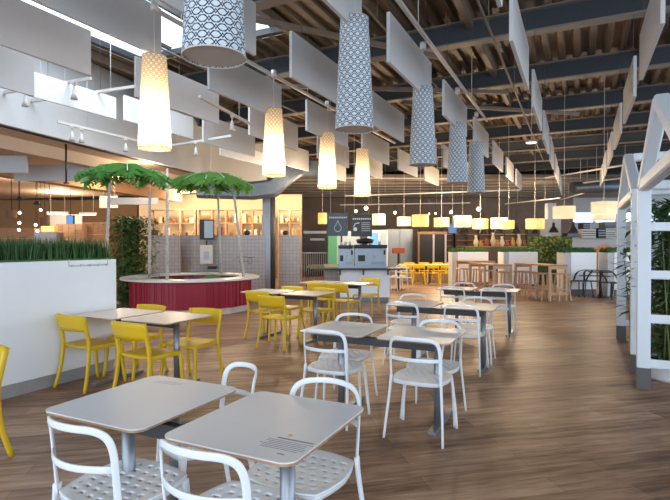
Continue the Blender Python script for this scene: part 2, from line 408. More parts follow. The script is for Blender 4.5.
# ---- bulkhead over the market hall
B0 = Vector(W(-160, 7.2)); B1 = Vector(W(0, DP(125, 3.8))); B2 = Vector(W(261, DP(190, 3.8)))
dv = (B2 - B1).normalized(); B0 = B1 - dv * 9; B3 = B2 + dv * .3
c = (B0 + B3) / 2; mb = MB(); mb.box((c.x, c.y, (3.8 + ZD) / 2), ((B3 - B0).length, .25, ZD - 3.8), math.atan2(dv.y, dv.x))
struct(mb, 'wall_bulkhead', plaster)
nl = Vector((-dv.y, dv.x))
# timber-coloured soffit behind the bulkhead
mb = MB(); vs = []
for z in (3.8, 3.95):
    for p in (B0, B3, B3 + nl * 24, B0 + nl * 30): vs.append((p.x, p.y, z))
mb.add(vs, [(3, 2, 1, 0), (4, 5, 6, 7), (0, 1, 5, 4), (1, 2, 6, 5), (2, 3, 7, 6), (3, 0, 4, 7)])
struct(mb, 'ceiling_market', beige)
mb = MB(); c = (B0 + B3) / 2 + nl * .9; mb.box((c.x, c.y, 3.66), ((B3 - B0).length, .3, .28), math.atan2(dv.y, dv.x)); struct(mb, 'trim_40', beige)
mb = MB(); c = (B0 + B3) / 2 + nl * 4.2; mb.box((c.x, c.y, 3.62), ((B3 - B0).length, .5, .36), math.atan2(dv.y, dv.x)); struct(mb, 'trim_41', brown_wall)

# ================================================================== FURNITURE IN FRONT
# ---- white planter wall with artificial grass
def grass(mb, x0, x1, y0, y1, z, n, hmin, hmax, wd=.006, lean=.05):
    for _ in range(n):
        x = random.uniform(x0, x1); y = random.uniform(y0, y1); h = random.uniform(hmin, hmax); a = random.uniform(0, pi)
        dx, dy = wd * cos(a), wd * sin(a); lx, ly = random.uniform(-lean, lean), random.uniform(-lean, lean)
        mb.add([(x - dx, y - dy, z), (x + dx, y + dy, z), (x + dx * .7 + lx * .4, y + dy * .7 + ly * .4, z + h * .6), (x - dx * .7 + lx * .4, y - dy * .7 + ly * .4, z + h * .6), (x + lx, y + ly, z + h)],
               [(0, 1, 2, 3), (3, 2, 4)])
pw = empty('planter_wall', (-5.22, 2.2, 0), 0, 'long white planter divider topped with dark green artificial grass, beside yellow chairs', 'planter')
MB().box((0, 0, .73), (.44, 4.2, 1.2)).build('body', white_panel, pw, .006)
MB().box((0, 0, .075), (.40, 4.16, .15)).build('skirting', skirt, pw)
g_ = MB(); grass(g_, -.19, .19, -2.05, 2.05, 1.33, 6000, .13, .28); g_.box((0, 0, 1.335), (.38, 4.1, .03))
tag(g_.build('grass', grassm, pw), kind='stuff')
hr = MB(); hr.box((.225, 1.72, 1.27), (.012, .50, .018)); hr.tube((.226, 1.47, 1.27), (.226, 1.47, 1.34), .004, n=6); hr.tube((.226, 1.97, 1.27), (.226, 1.97, 1.34), .004, n=6)
hk = hr.build('hook_rail', rail_m, pw)
for k in range(5):
    MB().tube((.23, 1.5 + .11 * k, 1.27), (.262, 1.5 + .11 * k, 1.275), .011, .014, n=10).build('peg', rail_m, hk)

# ---- white slotted chair
def make_white_chair():
    t = empty('cafe_chair', (0, 0, 0), 0, 'x', 'chair')
    n = 42; k = .55; hw, y0, y1, zs = .222, -.205, .235, .455
    def pt(i, j):
        u, v = 2 * i / n - 1, 2 * j / n - 1
        x = u * math.sqrt(1 - k * v * v * .5) ; y = v * math.sqrt(1 - k * u * u * .5)
        s = 1 - .07 * max(0, -y)                                     # narrower towards the back
        dish = -.012 * (1 - min(1, (x * x + y * y)))
        return (x * hw * s, (y0 + y1) / 2 + y * (y1 - y0) / 2, zs + dish)
    vs = [pt(i, j) for j in range(n + 1) for i in range(n + 1)]; fs = []
    for j in range(n):
        for i in range(n):
            hole = 4 <= j <= n - 5 and 3 <= i <= n - 4 and j % 5 in (1, 2) and (i + (3 if (j // 5) % 2 else 0)) % 6 in (1, 2, 3)
            if not hole: a = j * (n + 1) + i; fs.append((a, a + 1, a + n + 2, a + n + 1))
    m_ = MB(); m_.add(vs, fs, True); st = m_.build('seat', white_metal, t)
    so = st.modifiers.new('s', 'SOLIDIFY'); so.thickness = .012; so.offset = -1
    rim = MB(); ring = [pt(i, 0) for i in range(n)] + [pt(n, j) for j in range(n)] + [pt(i, n) for i in range(n, 0, -1)] + [pt(0, j) for j in range(n, 0, -1)]
    L_ = len(ring); v2 = [(x, y, z + .001) for x, y, z in ring] + [(x * .985, y * .985, z - .032) for x, y, z in ring] + [(x * .95, y * .95, z - .032) for x, y, z in ring] + [(x * .95, y * .95, z - .002) for x, y, z in ring]
    rim.add(v2, [(q * L_ + i, q * L_ + (i + 1) % L_, ((q + 1) % 4) * L_ + (i + 1) % L_, ((q + 1) % 4) * L_ + i) for q in range(4) for i in range(L_)], True)
    rim.build('seat_rim', white_metal, st)
    # backrest: flat hoop on two uprights and one slat
    bk = MB(); path = []
    def bx(z, x): return -.165 - .030 * ((z - .45) / .34) - .085 * (1 - (x / .2) ** 2) * min(1, max(0, (z - .48) / .16))
    def hn(p): a = max(-1, min(1, p[0] / .2)) * R(48); return (sin(a), -cos(a), 0)
    for x, z in ((-.196, .43), (-.197, .52), (-.198, .62), (-.196, .70), (-.180, .757), (-.140, .785), (-.07, .793), (0, .795), (.07, .793), (.140, .785), (.180, .757), (.196, .70), (.198, .62), (.197, .52), (.196, .43)):
        path.append((x, bx(max(z, .45), x), z))
    bk.sweep(spline(path, 4), .029, .010, hn, True)
    sl = [(x, bx(.63, x) - .0, .628 + .004 * cos(x * 8)) for x in [-.197 + .394 * q / 12 for q in range(13)]]
    bk.sweep(sl, .028, .009, hn, True)
    bk.build('backrest', white_metal, t)
    for s in (-1, 1):
        l = MB(); l.sweep(spline([(s * .197, -.166, .48), (s * .204, -.172, .38), (s * .220, -.205, .18), (s * .232, -.238, 0)], 4), .017, .036, (0, 1, 0), True, .015, .022); l.build('leg', white_metal, t)
        l = MB(); l.sweep(spline([(s * .190, .185, .435), (s * .200, .19, .36), (s * .218, .20, .18), (s * .230, .215, 0)], 4), .018, .042, (0, 1, 0), True, .018, .022); l.build('leg', white_metal, t)
    return t
WC = make_white_chair(); WU = {'n': 0}
def make_yellow_chair():
    t = empty('yellow_chair', (0, 0, 0), 0, 'x', 'chair'); 
    m_ = MB(); n = 16; vs = []; fs = []
    for j in range(n + 1):
        for i in range(n + 1):
            u, v = 2 * i / n - 1, 2 * j / n - 1
            x = u * math.sqrt(1 - .4 * v * v * .5) * (.225 + .012 * v); y = v * math.sqrt(1 - .4 * u * u * .5) * .215
            vs.append((x, y + .01, .455 - .014 * (1 - u * u) * (1 - .5 * v * v) - .01 * max(0, v) ** 3))
    for j in range(n):
        for i in range(n): a = j * (n + 1) + i; fs.append((a, a + 1, a + n + 2, a + n + 1))
    m_.add(vs, fs, True); st = m_.build('seat', yellow, t); so = st.modifiers.new('s', 'SOLIDIFY'); so.thickness = .022; so.offset = -1
    bk = MB(); vs = []; fs = []; N_ = 14
    for j in range(5):
        for i in range(N_ + 1):
            u = 2 * i / N_ - 1; z = .612 + .168 * j / 4; z += (-.006 * u * u if j == 4 else 0)
            vs.append((u * (.205 + .008 * (z - .6) / .17), -.205 - .06 * (z - .45) / .33 - .030 * (1 - u * u), z))
    for j in range(4):
        for i in range(N_): a = j * (N_ + 1) + i; fs.append((a, a + 1, a + N_ + 2, a + N_ + 1))
    bk.add(vs, fs, True); o = bk.build('backrest', yellow, t); so = o.modifiers.new('s', 'SOLIDIFY'); so.thickness = .016; so.offset = 0
    for s in (-1, 1):
        l = MB(); l.sweep(spline([(s * .207, -.262, .772), (s * .207, -.225, .62), (s * .208, -.198, .46), (s * .218, -.220, .22), (s * .240, -.275, 0)], 4), .034, .040, (0, 1, 0), True, .026, .032); l.build('leg', yellow, t)
        l = MB(); l.sweep(spline([(s * .195, .185, .44), (s * .210, .195, .38), (s * .218, .205, .2), (s * .230, .232, 0)], 4), .034, .040, (0, 1, 0), True, .026, .032); l.build('leg', yellow, t)
        l = MB(); l.bar((s * .203, -.19, .425), (s * .203, .185, .425), .022, .03); l.build('seat_rail', yellow, st)
    return t
YC = make_yellow_chair(); YU = {'n': 0}

# ---- café tables in pairs joined by a beam
def cafe_table(x, y, label, group, top, postx, dual=True, w=.62, d=.70):
    t = empty('cafe_table', (x, y, 0), 0, label, 'table', group)
    pl = rounded(w, d, .055)
    MB().prism(pl, .7335, .7400).build('tabletop', top, t, .0015)
    MB().prism(rounded(w - .003, d - .003, .054), .7240, .7335).build('tabletop_edge', ply, t)
    ys = (-.14,) if dual else (0.0,)
    for yy in ys:
        MB().tube((postx - x, yy, .03), (postx - x, yy, .724), .031, n=20).build('post', steel, t)
    MB().box((postx - x, -.005, .016), (.07, .66, .032)).build('foot', steel, t, .006)
    for yy in (-.2, .2):
        MB().box((0, yy + (.0 if dual else 0), .7135), (.40, .035, .021)).build('support_bracket', dark_steel, t)
    return t
def link_beam(x0, x1, y, label, group):
    m_ = MB(); m_.box(((x0 + x1) / 2, y, .665), (x1 - x0, .04, .075)); o = m_.build('table_beam', dark_steel, None, .003)
    c = o; return tag(c, label, 'beam', group)
ROW = [(1.84, 'nearest the viewer'), (4.2, 'second from the viewer'), (6.40, 'third from the viewer'), (8.95, 'fourth from the viewer')]
rown = ['first', 'second', 'third', 'fourth']
for i, (y, _) in enumerate(ROW):
    xl = -1.925
    ta = cafe_table(xl, y, ['white square café table in front, without a large printed notice', 'grey-topped café table, second pair, on the side of the yellow chairs', 'grey-topped café table, third pair, on the side of the coffee counter', 'grey-topped café table, farthest pair, on the side of the coffee counter'][i], 'white café tables in the near double row', top_grey, -1.90, w=.61)
    tb = cafe_table(-1.195, y, ['white square café table in front with a printed notice on its corner', 'grey-topped café table, second pair, on the open aisle side', 'grey-topped café table, third pair, on the open aisle side', 'grey-topped café table, farthest pair, on the open aisle side'][i], 'white café tables in the near double row', top_grey, -1.03, w=.61)
    # the beam under both tops is fixed to the aisle-side table
    o = MB().box((-.37, -.14, .665), (1.12, .045, .07)).build('link_beam', dark_steel, tb, .003)
    if i == 0:
        T1, T2 = ta, tb; MB().tube((.025, .16, .03), (.025, .16, .724), .031, n=20).build('post', steel, ta)
# notice printed on the near table (lines too fine to read)
nt_ = MB(); nt_.box((.21, -.155, .7404), (.16, .011, .0006)); no = nt_.build('printed_notice', ink, T2)
nb = MB()
for k in range(6): nb.box((.20 - .01 * (k % 2), -.178 - .0145 * k, .7404), (.20 - .02 * (k % 3), .0035, .0006))
nb.box((.225, -.287, .7404), (.03, .008, .0006))
nb.build('notice_text', ink, no)
MB().tube((.165, -.118, .7401), (.165, -.118, .7407), .012, n=14).build('notice_mark', ink_y, no)
nb = MB()
for k in range(3): nb.box((-.12 + .02 * k, .235 + .018 * k, .7404), (.16, .004, .0006))
nb.build('printed_notice', ink_soft, T1)

def wchair(x, y, rz, label): return place(WC, WU, (x, y, 0), rz, label, 'white slotted café chairs')
def ychair(x, y, rz, label): return place(YC, YU, (x, y, 0), rz, label, 'yellow chairs')
wchair(-1.80, 1.57, R(-3), 'white slotted chair pulled up before the plain near table')
wchair(-1.20, 1.59, R(-2), 'white slotted chair before the near table with the printed notice')
wchair(-1.84, 2.17, pi - R(30), 'white slotted chair turned askew behind the plain near table')
wchair(-1.16, 2.06, pi - R(3), 'white slotted chair behind the near table with the printed notice')
wchair(-1.90, 3.93, R(-2), 'white slotted chair on the near side of the second pair, beside the yellow chairs')
wchair(-1.12, 3.91, R(-1), 'white slotted chair on the near side of the second pair, standing at the open aisle')
wchair(-2.02, 4.43, pi + R(2), 'white slotted chair behind the second pair of tables, beside the yellow chairs')
wchair(-1.14, 4.36, pi, 'white slotted chair behind the second pair of tables, at the open aisle')
wchair(-1.95, 6.10, R(2), 'white slotted chair on the near side of the third pair, beside the coffee counter')
wchair(-1.22, 6.12, R(-3), 'white slotted chair on the near side of the third pair, at the open aisle')
wchair(-2.10, 6.68, pi, 'white slotted chair behind the third pair of tables, beside the coffee counter')
wchair(-1.20, 6.64, pi + R(3), 'white slotted chair behind the third pair of tables, at the open aisle')
wchair(-1.90, 8.66, 0, 'white slotted chair on the near side of the farthest pair, beside the coffee counter')
wchair(-1.25, 8.72, R(2), 'white slotted chair on the near side of the farthest pair, at the open aisle')
wchair(-1.90, 9.22, pi, 'white slotted chair behind the farthest pair, beside the coffee counter')
wchair(-1.19, 9.12, pi, 'white slotted chair behind the farthest pair, at the open aisle')

def warm_pair(xa, xb, y, la, lb):
    a = cafe_table(xa, y, la, 'beige café tables with yellow chairs', top_warm, xa, False, .68, .70)
    c = cafe_table(xb, y, lb, 'beige café tables with yellow chairs', top_warm, xb + .12, False, .66, .70)
    MB().box((-.30, 0, .665), (.80, .045, .07)).build('link_beam', dark_steel, c, .003)
warm_pair(-4.63, -3.90, 4.01, 'beige-topped café table pushed against the white planter wall', 'beige-topped café table one place out from the white planter wall')
warm_pair(-4.60, -3.85, 7.00, 'beige-topped café table standing close to the red play counter', 'beige-topped café table between the red play counter and white tables')
warm_pair(-4.75, -4.02, 9.20, 'beige-topped café table half hidden beyond the middle yellow chairs', 'beige-topped café table in front of the white coffee counter')
ychair(-4.71, 3.74, R(-2), 'yellow chair beside the white planter wall, turned to its table')
ychair(-3.78, 3.65, R(-2), 'yellow chair on the near side of the table one place out from the planter wall')
ychair(-4.64, 4.24, pi, 'yellow chair behind the table against the planter wall, mostly hidden')
ychair(-3.80, 4.25, pi + R(3), 'yellow chair behind the table one place out from the planter wall')
ychair(-3.86, 1.93, pi, 'yellow chair cut off by the photo edge beside the planter wall')
ychair(-4.52, 6.82, R(-3), 'yellow chair at the table nearest the red counter, near side')
ychair(-3.95, 6.32, R(0), 'yellow chair pulled out from the table between red counter and white tables')
ychair(-4.50, 7.35, pi, 'yellow chair behind the table nearest the red counter')
ychair(-3.86, 7.30, pi, 'yellow chair tucked behind the table between red counter and white tables')
ychair(-4.02, 8.75, R(-8), 'yellow chair on the near side of the table before the coffee counter')
ychair(-4.55, 8.85, R(5), 'yellow chair beside the table before the coffee counter, toward the red counter')
ychair(-4.08, 9.95, pi, 'yellow chair standing right before the white face of the coffee counter')

# ---- red play counter
kc = W(192, 11.75)
kt = empty('play_counter', (kc[0], kc[1], 0), R(15), 'round red-slatted play counter with a cream rim, under the leaf canopies', 'counter')
def oval(rx, ry, n, ph=0): return [(rx * cos(2 * pi * (i + ph) / n), ry * sin(2 * pi * (i + ph) / n)) for i in range(n)]
def ringwall(mb, po, pi_, z0, z1):
    n = len(po); vs = [(x, y, z0) for x, y in po] + [(x, y, z1) for x, y in po] + [(x, y, z1) for x, y in pi_] + [(x, y, z0) for x, y in pi_]
    fs = [(q * n + i, q * n + (i + 1) % n, ((q + 1) % 4) * n + (i + 1) % n, ((q + 1) % 4) * n + i) for q in range(4) for i in range(n)]
    return mb.add(vs, fs)
NK = 14; rx, ry = 1.37, 1.37
m_ = MB(); ringwall(m_, oval(rx, ry, NK), oval(rx - .08, ry - .08, NK), .14, .73)
op = oval(rx + .004, ry + .004, NK)
for i in range(NK):
    a, c = Vector(op[i]), Vector(op[(i + 1) % NK]); ang = math.atan2((c - a).y, (c - a).x)
    for k in (.04, .2, .28, .47, .55, .74, .88):
        p = a.lerp(c, k); m_.box((p.x, p.y, .435), (.028 if k in (.2, .55) else .014, .014, .585), ang)
m_.build('slatted_panel', red, kt)
m_ = MB(); ringwall(m_, oval(rx - .05, ry - .05, NK), oval(rx - .12, ry - .12, NK), 0, .14); m_.build('kick_plate', counter_white, kt)
m_ = MB(); ringwall(m_, oval(rx + .19, ry + .19, 40), oval(rx - .27, ry - .27, 40), .73, .775); m_.build('counter_rim', counter_white, kt, .006)
m_ = MB(); m_.prism(oval(rx - .275, ry - .275, 40), .50, .54); m_.build('play_surface', pine_dark, kt)
m_ = MB()
for x, y, r in ((-.5, -.2, .30), (.45, .15, .36), (.05, .55, .25)): m_.ball((x, y, .45), r, 8)
m_.build('green_play_mound', moss, kt)
for a in range(5):
    q = .4 + 2 * pi * a / 5; MB().box((cos(q) * (rx - .3), sin(q) * (ry - .3), .82), (.9, .006, .12), q + pi / 2).build('glass_screen', glass_m, kt)

# ---- leaf canopies on birch poles
def leaf_canopy(name, c, z, poles, fr, label, m, rad=1.0, extra=0):
    t = empty(name, (c[0], c[1], 0), 0, label, 'canopy', 'leaf canopies over the play counter')
    for (px, py, tx, ty, tz) in poles:
        l = MB(); l.tube((px - c[0], py - c[1], 0.02 if extra == 0 else .775), (tx - c[0], ty - c[1], tz), .034, .026, n=12); l.build('pole', birch, t)
    for k in range(fr):
        a = 2 * pi * k / fr + random.uniform(-.15, .15); le = rad * random.uniform(.85, 1.1); up = random.uniform(-.03, .05)
        rib = [(cos(a) * le * s_, sin(a) * le * s_, z + up + .14 * s_ - .46 * s_ * s_) for s_ in [q / 16 for q in range(17)]]
        rb = MB(); rb.sweep(rib[:14], .014, .014, (0, 0, 1)); r_ = rb.build('rib', birch, t)
        lf = MB(); ca, sa = cos(a), sin(a)
        for q in range(2, 17):
            s_ = q / 16; bw = .62 * sin(pi * min(1, s_ * .80 + .16)) * rad
            x, y, zz = rib[q]
            for sd in (-1, 1):
                for lay in (0, 1):
                    L_ = bw * random.uniform(.55, 1.0); fw_ = random.uniform(.1, .6) * L_; wd = .042
                    ex, ey = x + (-sa) * sd * L_ + ca * fw_, y + ca * sd * L_ + sa * fw_; ez = zz - .12 * L_ - .45 * L_ * L_ - .05 * lay - random.uniform(0, .05)
                    mx_, my_ = (x + ex) / 2, (y + ey) / 2; mz = (zz + ez) / 2 + .02
                    ox, oy = ca * wd, sa * wd
                    lf.add([(x, y, zz), (mx_ - ox, my_ - oy, mz - .03), (ex, ey, ez), (mx_ + ox, my_ + oy, mz + .03)], [(0, 1, 2), (0, 2, 3)])
        lf.build('leaf_frond', m, t)
    return t
c1 = W(127, 9.9); c2 = W(212, 11.6)
pA = G(102, 312 + 8); pl1 = [(W(103, 10)[0], W(103, 10)[1], W(110, 9.8)[0], W(110, 9.8)[1], 2.70), (W(149, 11.3)[0], W(149, 11.3)[1], W(150, 10.6)[0], W(150, 10.6)[1], 2.62)]
leaf_canopy('leaf_canopy', c1, 3.02, pl1, 9, 'green palm-like leaf canopy nearest the planter wall', palmleaf2, .84)
def pl(pb, pt, D0, D1, tz): a = W(pb, D0); e = W(pt, D1); return (a[0], a[1], e[0], e[1], tz)
leaf_canopy('leaf_canopy', c2, 3.10, [pl(167, 167.5, 10.55, 10.7, 3.12), pl(221, 218, 12.9, 12.6, 2.8), pl(243.5, 233, 11.6, 11.6, 2.92)], 11, 'larger bright green leaf canopy over the middle of the red counter', palmleaf, 1.0, 1)

# ---- bamboo / bush plants
def bamboo(name, loc, h, spread, canes, leaves, label, z0=0.0, lm=None, lsz=.13, wk=.11, zmin=.15):
    t = empty(name, (loc[0], loc[1], z0), 0, label, 'plant')
    cn = MB(); lf = MB()
    for k in range(canes):
        x, y = random.gauss(0, spread * .4), random.gauss(0, spread * .4); tx, ty = x + random.uniform(-.12, .12), y + random.uniform(-.12, .12)
        cn.tube((x, y, .01), (tx, ty, h * random.uniform(.75, 1)), .009, .005, n=6)
        for q in range(leaves // canes):
            s_ = random.uniform(zmin, 1); px, py, pz = x + (tx - x) * s_, y + (ty - y) * s_, h * s_
            a = random.uniform(0, 2 * pi); L_ = lsz * random.uniform(.6, 1.3); r0 = random.uniform(0, spread * .7)
            px += cos(a) * r0; py += sin(a) * r0; dz = random.uniform(-.6, .35) * L_; wd = L_ * wk; a += random.uniform(-.8, .8)
            ex, ey = px + cos(a) * L_, py + sin(a) * L_
            lf.add([(px, py, pz), (px + cos(a) * L_ * .4 - sin(a) * wd, py + sin(a) * L_ * .4 + cos(a) * wd, pz + dz * .3), (ex, ey, pz + dz), (px + cos(a) * L_ * .4 + sin(a) * wd, py + sin(a) * L_ * .4 - cos(a) * wd, pz + dz * .3)], [(0, 1, 2, 3)])
    cn.build('cane', cane, t); lf.build('foliage', lm or leaf2, t); return t
bamboo('bushy_plant', W(131, 12.6), 2.2, .55, 22, 9000, 'tall bushy dark green plant beyond the end of the planter wall', lm=leaf, lsz=.12, wk=.24, zmin=.05)

# ---- white timber house frames (pergola)
PX = .62; PZ = 2.12; APEX = 2.70; T = .12
def house(y0, y1, label, first):
    t = empty('house_frame', (PX, (y0 + y1) / 2, 0), 0, label, 'pergola', 'white timber house frames')
    h = (y1 - y0) / 2; DEEP = 2.1
    for x in (0, DEEP):
        for y in (-h, h):
            o = MB().box((x, y, (PZ + 0) / 2 + .06), (T, T, PZ - .12)).build('post', postwhite, t, .004)
            MB().box((x, y, .11), (T + .012, T + .012, .22)).build('post_sleeve', sleeve, o)
        MB().bar((x, -h, PZ), (x, h, PZ), T * .9, T).build('tie_beam', postwhite, t, .004)
        for s in (-1, 1):
            MB().bar((x, s * (h + .02), PZ - .02), (x, s * .02, APEX), T, T, (1, 0, 0)).build('rafter', postwhite, t, .004)
    MB().bar((.06, 0, APEX), (DEEP - .06, 0, APEX), T * .8, T * .9).build('ridge_beam', postwhite, t)
    for s in (-1, 1): MB().bar((.06, s * h, PZ), (DEEP - .06, s * h, PZ), T * .8, T * .8).build('eave_beam', postwhite, t)
    for z in (1.69, 1.19, .73, .26):
        MB().bar((.06, h, z), (DEEP - .06, h, z), .04, .09).build('side_rail', postwhite, t)
    for z in (1.9, 1.5):
        pass
    return t
house(6.86, 9.19, 'white timber house frame, the one farther down the aisle', False)
house(3.80, 6.16, 'white timber house frame with the tallest post, cut by the photo edge', True)
pp = empty('plant_pot', (1.02, 5.42, 0), 0, 'low round white plant pot at the foot of the white post', 'pot')
pq = W(673, 5.62); pp.location = (pq[0], pq[1], 0)
MB().lathe([(.01, .0), (.24, .0), (.265, .03), (.275, .21), (.27, .235), (.25, .235), (.245, .20), (.01, .19)], n=36).build('pot_bowl', pot_m, pp)
MB().tube((0, 0, .185), (0, 0, .2), .244, n=30).build('soil', dark_wall, pp)
bamboo('bamboo_plant', (pq[0], pq[1]), 1.75, .20, 7, 900, 'bamboo growing in the low round white pot', z0=.2, zmin=.25)
bamboo('bamboo_plant', (1.05, 7.05), 2.0, .36, 22, 5200, 'dense bamboo screen behind the white side rails', lsz=.16, wk=.15, zmin=.06)
bamboo('bamboo_plant', (1.55, 8.1), 2.0, .34, 16, 3400, 'bamboo clump deeper inside the white house frame', lsz=.16, wk=.15, zmin=.06)
bamboo('bamboo_plant', (.66, 7.75), 1.55, .16, 4, 120, 'thin bamboo sprays sticking out between two white posts', lsz=.20, wk=.12, zmin=.35)

# ================================================================== OVERHEAD
# ---- hanging acoustic baffles
rows = {.78: ('beside the white house frames', [6.2, 9.05, 11.9, 14.8, 17.7, 20.6]), -.69: ('over the open aisle', [3.1, 5.98, 9.0, 11.85, 14.7, 17.6, 20.5, 23.4]),
        -2.16: ('in line with the unlit lamp shades', [3.1, 6.0, 8.87, 11.75, 14.6, 17.5, 20.4]), -3.55: ('between the unlit and lit lamp shades', [3.1, 5.95, 8.87, 11.75, 14.6, 17.5]),
        -4.93: ('just beyond the lit lamp shades', [2.95, 5.9, 8.87, 11.75, 14.6, 17.5]), -6.2: ('over the yellow chairs', [2.9, 5.7, 8.7, 11.75, 14.6]), -7.6: ('beside the white bulkhead', [3.0, 8.9, 11.8, 14.6])}
BP = None; BU = {'n': 0}
def make_baffle():
    t = empty('ceiling_baffle', (0, 0, 0), 0, 'x', 'acoustic panel')
    MB().box((0, 1.0, 4.115), (.045, 2.0, .63)).build('panel', baffle_m, t, .004)
    for y in (.3, 1.7): MB().tube((0, y, 4.43), (0, y, ZD + .05), .003, n=6).build('hanging_wire', dark_steel, t)
    return t
BP = make_baffle()
for x, (desc, ys) in rows.items():
    for k, y in enumerate(ys):
        place(BP, BU, (x, y, {-4.93: .15, -6.2: .08}.get(x, 0) if k == 0 else 0), 0, 'white hanging acoustic panel, %s along the row %s' % (ORD[k], desc), 'white acoustic panels under the roof')
for (x, y, z, L_, h, lb) in ((-8.2, 5.3, 3.97, 1.75, .42, 'acoustic board painted whiter for skylight on it, beside the spotlight tracks'), (-8.2, 7.25, 4.0, 2.0, .5, 'acoustic board painted whiter for skylight on it, behind the largest glowing shade'), (-8.4, 10.5, 3.84, 3.6, .38, 'long acoustic board painted whiter for skylight, behind the second glowing shade')):  # skylight brightness painted in: whiter material than the felt baffles
    t = empty('ceiling_baffle', (x, y, 0), 0, lb, 'acoustic panel', 'acoustic boards painted whiter for skylight'); MB().box((0, L_ / 2, z + h / 2), (.04, L_, h)).build('panel', white_panel, t, .004)
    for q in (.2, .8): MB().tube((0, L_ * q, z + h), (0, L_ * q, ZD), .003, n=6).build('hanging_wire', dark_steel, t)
# ---- lamp tracks
def track(p, q, z, label, cat='lamp track'):
    t = empty('lamp_track', (p[0], p[1], 0), 0, label, cat, 'white lamp tracks'); d_ = (q[0] - p[0], q[1] - p[1]); L_ = math.hypot(*d_); a = math.atan2(d_[1], d_[0])
    MB().box((d_[0] / 2, d_[1] / 2, z), (L_, .045, .05), a).build('rail', rail_m, t)
    n = max(2, int(L_ / 3)); m_ = MB()
    for k in range(n): s_ = (k + .5) / n; m_.tube((d_[0] * s_, d_[1] * s_, z + .02), (d_[0] * s_, d_[1] * s_, ZD + .05 if z > 3.0 else ZD), .006, n=6)
    m_.build('hanging_wire', rail_m, t); return t
track((-2.05, 1.0), (-2.05, 12.9), 4.58, 'white lamp track running above the unlit net-patterned shades')
track((-5.0, 3.6), (-5.0, 14.5), 4.58, 'white lamp track running above the lit shades')
# ---- long tapered lamp shades
def make_shade(m, lit):
    t = empty('pendant_lamp', (0, 0, 0), 0, 'x', 'lamp'); n = 40; m_ = MB(); vs = []; uvs = []
    z0, z1, r0, r1 = 2.72, 3.89, .205, .148
    K = 8
    me = bpy.data.meshes.new('lamp_shade'); 
    for k in range(K + 1):
        for i in range(n + 1):
            s_ = k / K; r = r0 + (r1 - r0) * s_; vs.append((r * cos(2 * pi * i / n), r * sin(2 * pi * i / n), z0 + (z1 - z0) * s_)); uvs.append((i / n, s_))
    fs = [(k * (n + 1) + i, k * (n + 1) + i + 1, (k + 1) * (n + 1) + i + 1, (k + 1) * (n + 1) + i) for k in range(K) for i in range(n)]
    me.from_pydata(vs, [], fs); uvl = me.uv_layers.new(name='UVMap')
    for lp in me.loops: uvl.data[lp.index].uv = uvs[lp.vertex_index]
    me.polygons.foreach_set('use_smooth', [True] * len(fs)); me.materials.append(m); o = bpy.data.objects.new('lamp_shade', me); COL.objects.link(o); o.parent = t
    rg = MB(); rg.lathe([(r0 + .001, z0 - .002), (r0 + .003, z0 + .006), (r0 - .003, z0 + .006), (r0 - .004, z0 - .002), (r0 + .001, z0 - .002)], n=n); rg.build('shade_ring', diffuser if not lit else ply, t); rg = MB(); rg.lathe([(r1 + .001, z1 - .004), (r1 + .003, z1 + .002), (r1 - .003, z1 + .002), (r1 + .001, z1 - .004)], n=n)
    rg.build('shade_ring', diffuser if not lit else ply, t)
    if not lit:
        MB().tube((0, 0, z0 + .012), (0, 0, z0 + .018), r0 - .006, n=n).build('diffuser_disc', diffuser, t)
    MB().tube((0, 0, z1 - .25), (0, 0, 4.56), .006, n=8).build('cord', rail_m, t)
    MB().tube((0, 0, 4.47), (0, 0, 4.58), .05, .045, n=16).build('ceiling_rose', rail_m, t)
    sp = MB(); sp.tube((0, 0, z1 - .26), (0, 0, z1 - .2), .03, n=12)
    for q in range(3): sp.tube((0, 0, z1 - .02), (r1 * cos(2.1 * q), r1 * sin(2.1 * q), z1 - .02), .004, n=6)
    sp.build('shade_carrier', rail_m, t)
    return t
PU = {'n': 0}; PD = make_shade(shade_net, False)
for k, y in enumerate((2.62, 4.9, 7.5, 9.95, 11.95)):
    place(PD, PU, (-2.14, y, 0), R(17 * k), ['unlit tapered lamp shade with dark net, largest, cut by the top edge', 'unlit tapered lamp shade with dark net, second largest', 'unlit tapered lamp shade with dark net, third of five', 'unlit tapered lamp shade with dark net, fourth of five', 'unlit tapered lamp shade with dark net, smallest of the five'][k], 'unlit net-patterned lamp shades')
PU = {'n': 0}; PL = make_shade(shade_lit, True)
for k, y in enumerate((4.77, 7.55, 9.65, 11.6)):
    o = place(PL, PU, (-4.85, y, 0), R(23 * k), ['glowing tapered lamp shade, the largest, above the yellow chairs', 'glowing tapered lamp shade, second, before the dark column', 'glowing tapered lamp shade, third, left of the big unlit shade', 'glowing tapered lamp shade, smallest and farthest of the lit ones'][k], 'lit tapered lamp shades')
    for zz, en in ((2.98, 24), (3.35, 4)):
        l = bpy.data.lights.new('lamp_light', 'POINT'); l.energy = en; l.color = (1, .80, .53); l.shadow_soft_size = .05
        lo = bpy.data.objects.new('lamp_light', l); COL.objects.link(lo); lo.location = (-4.85, y, zz)
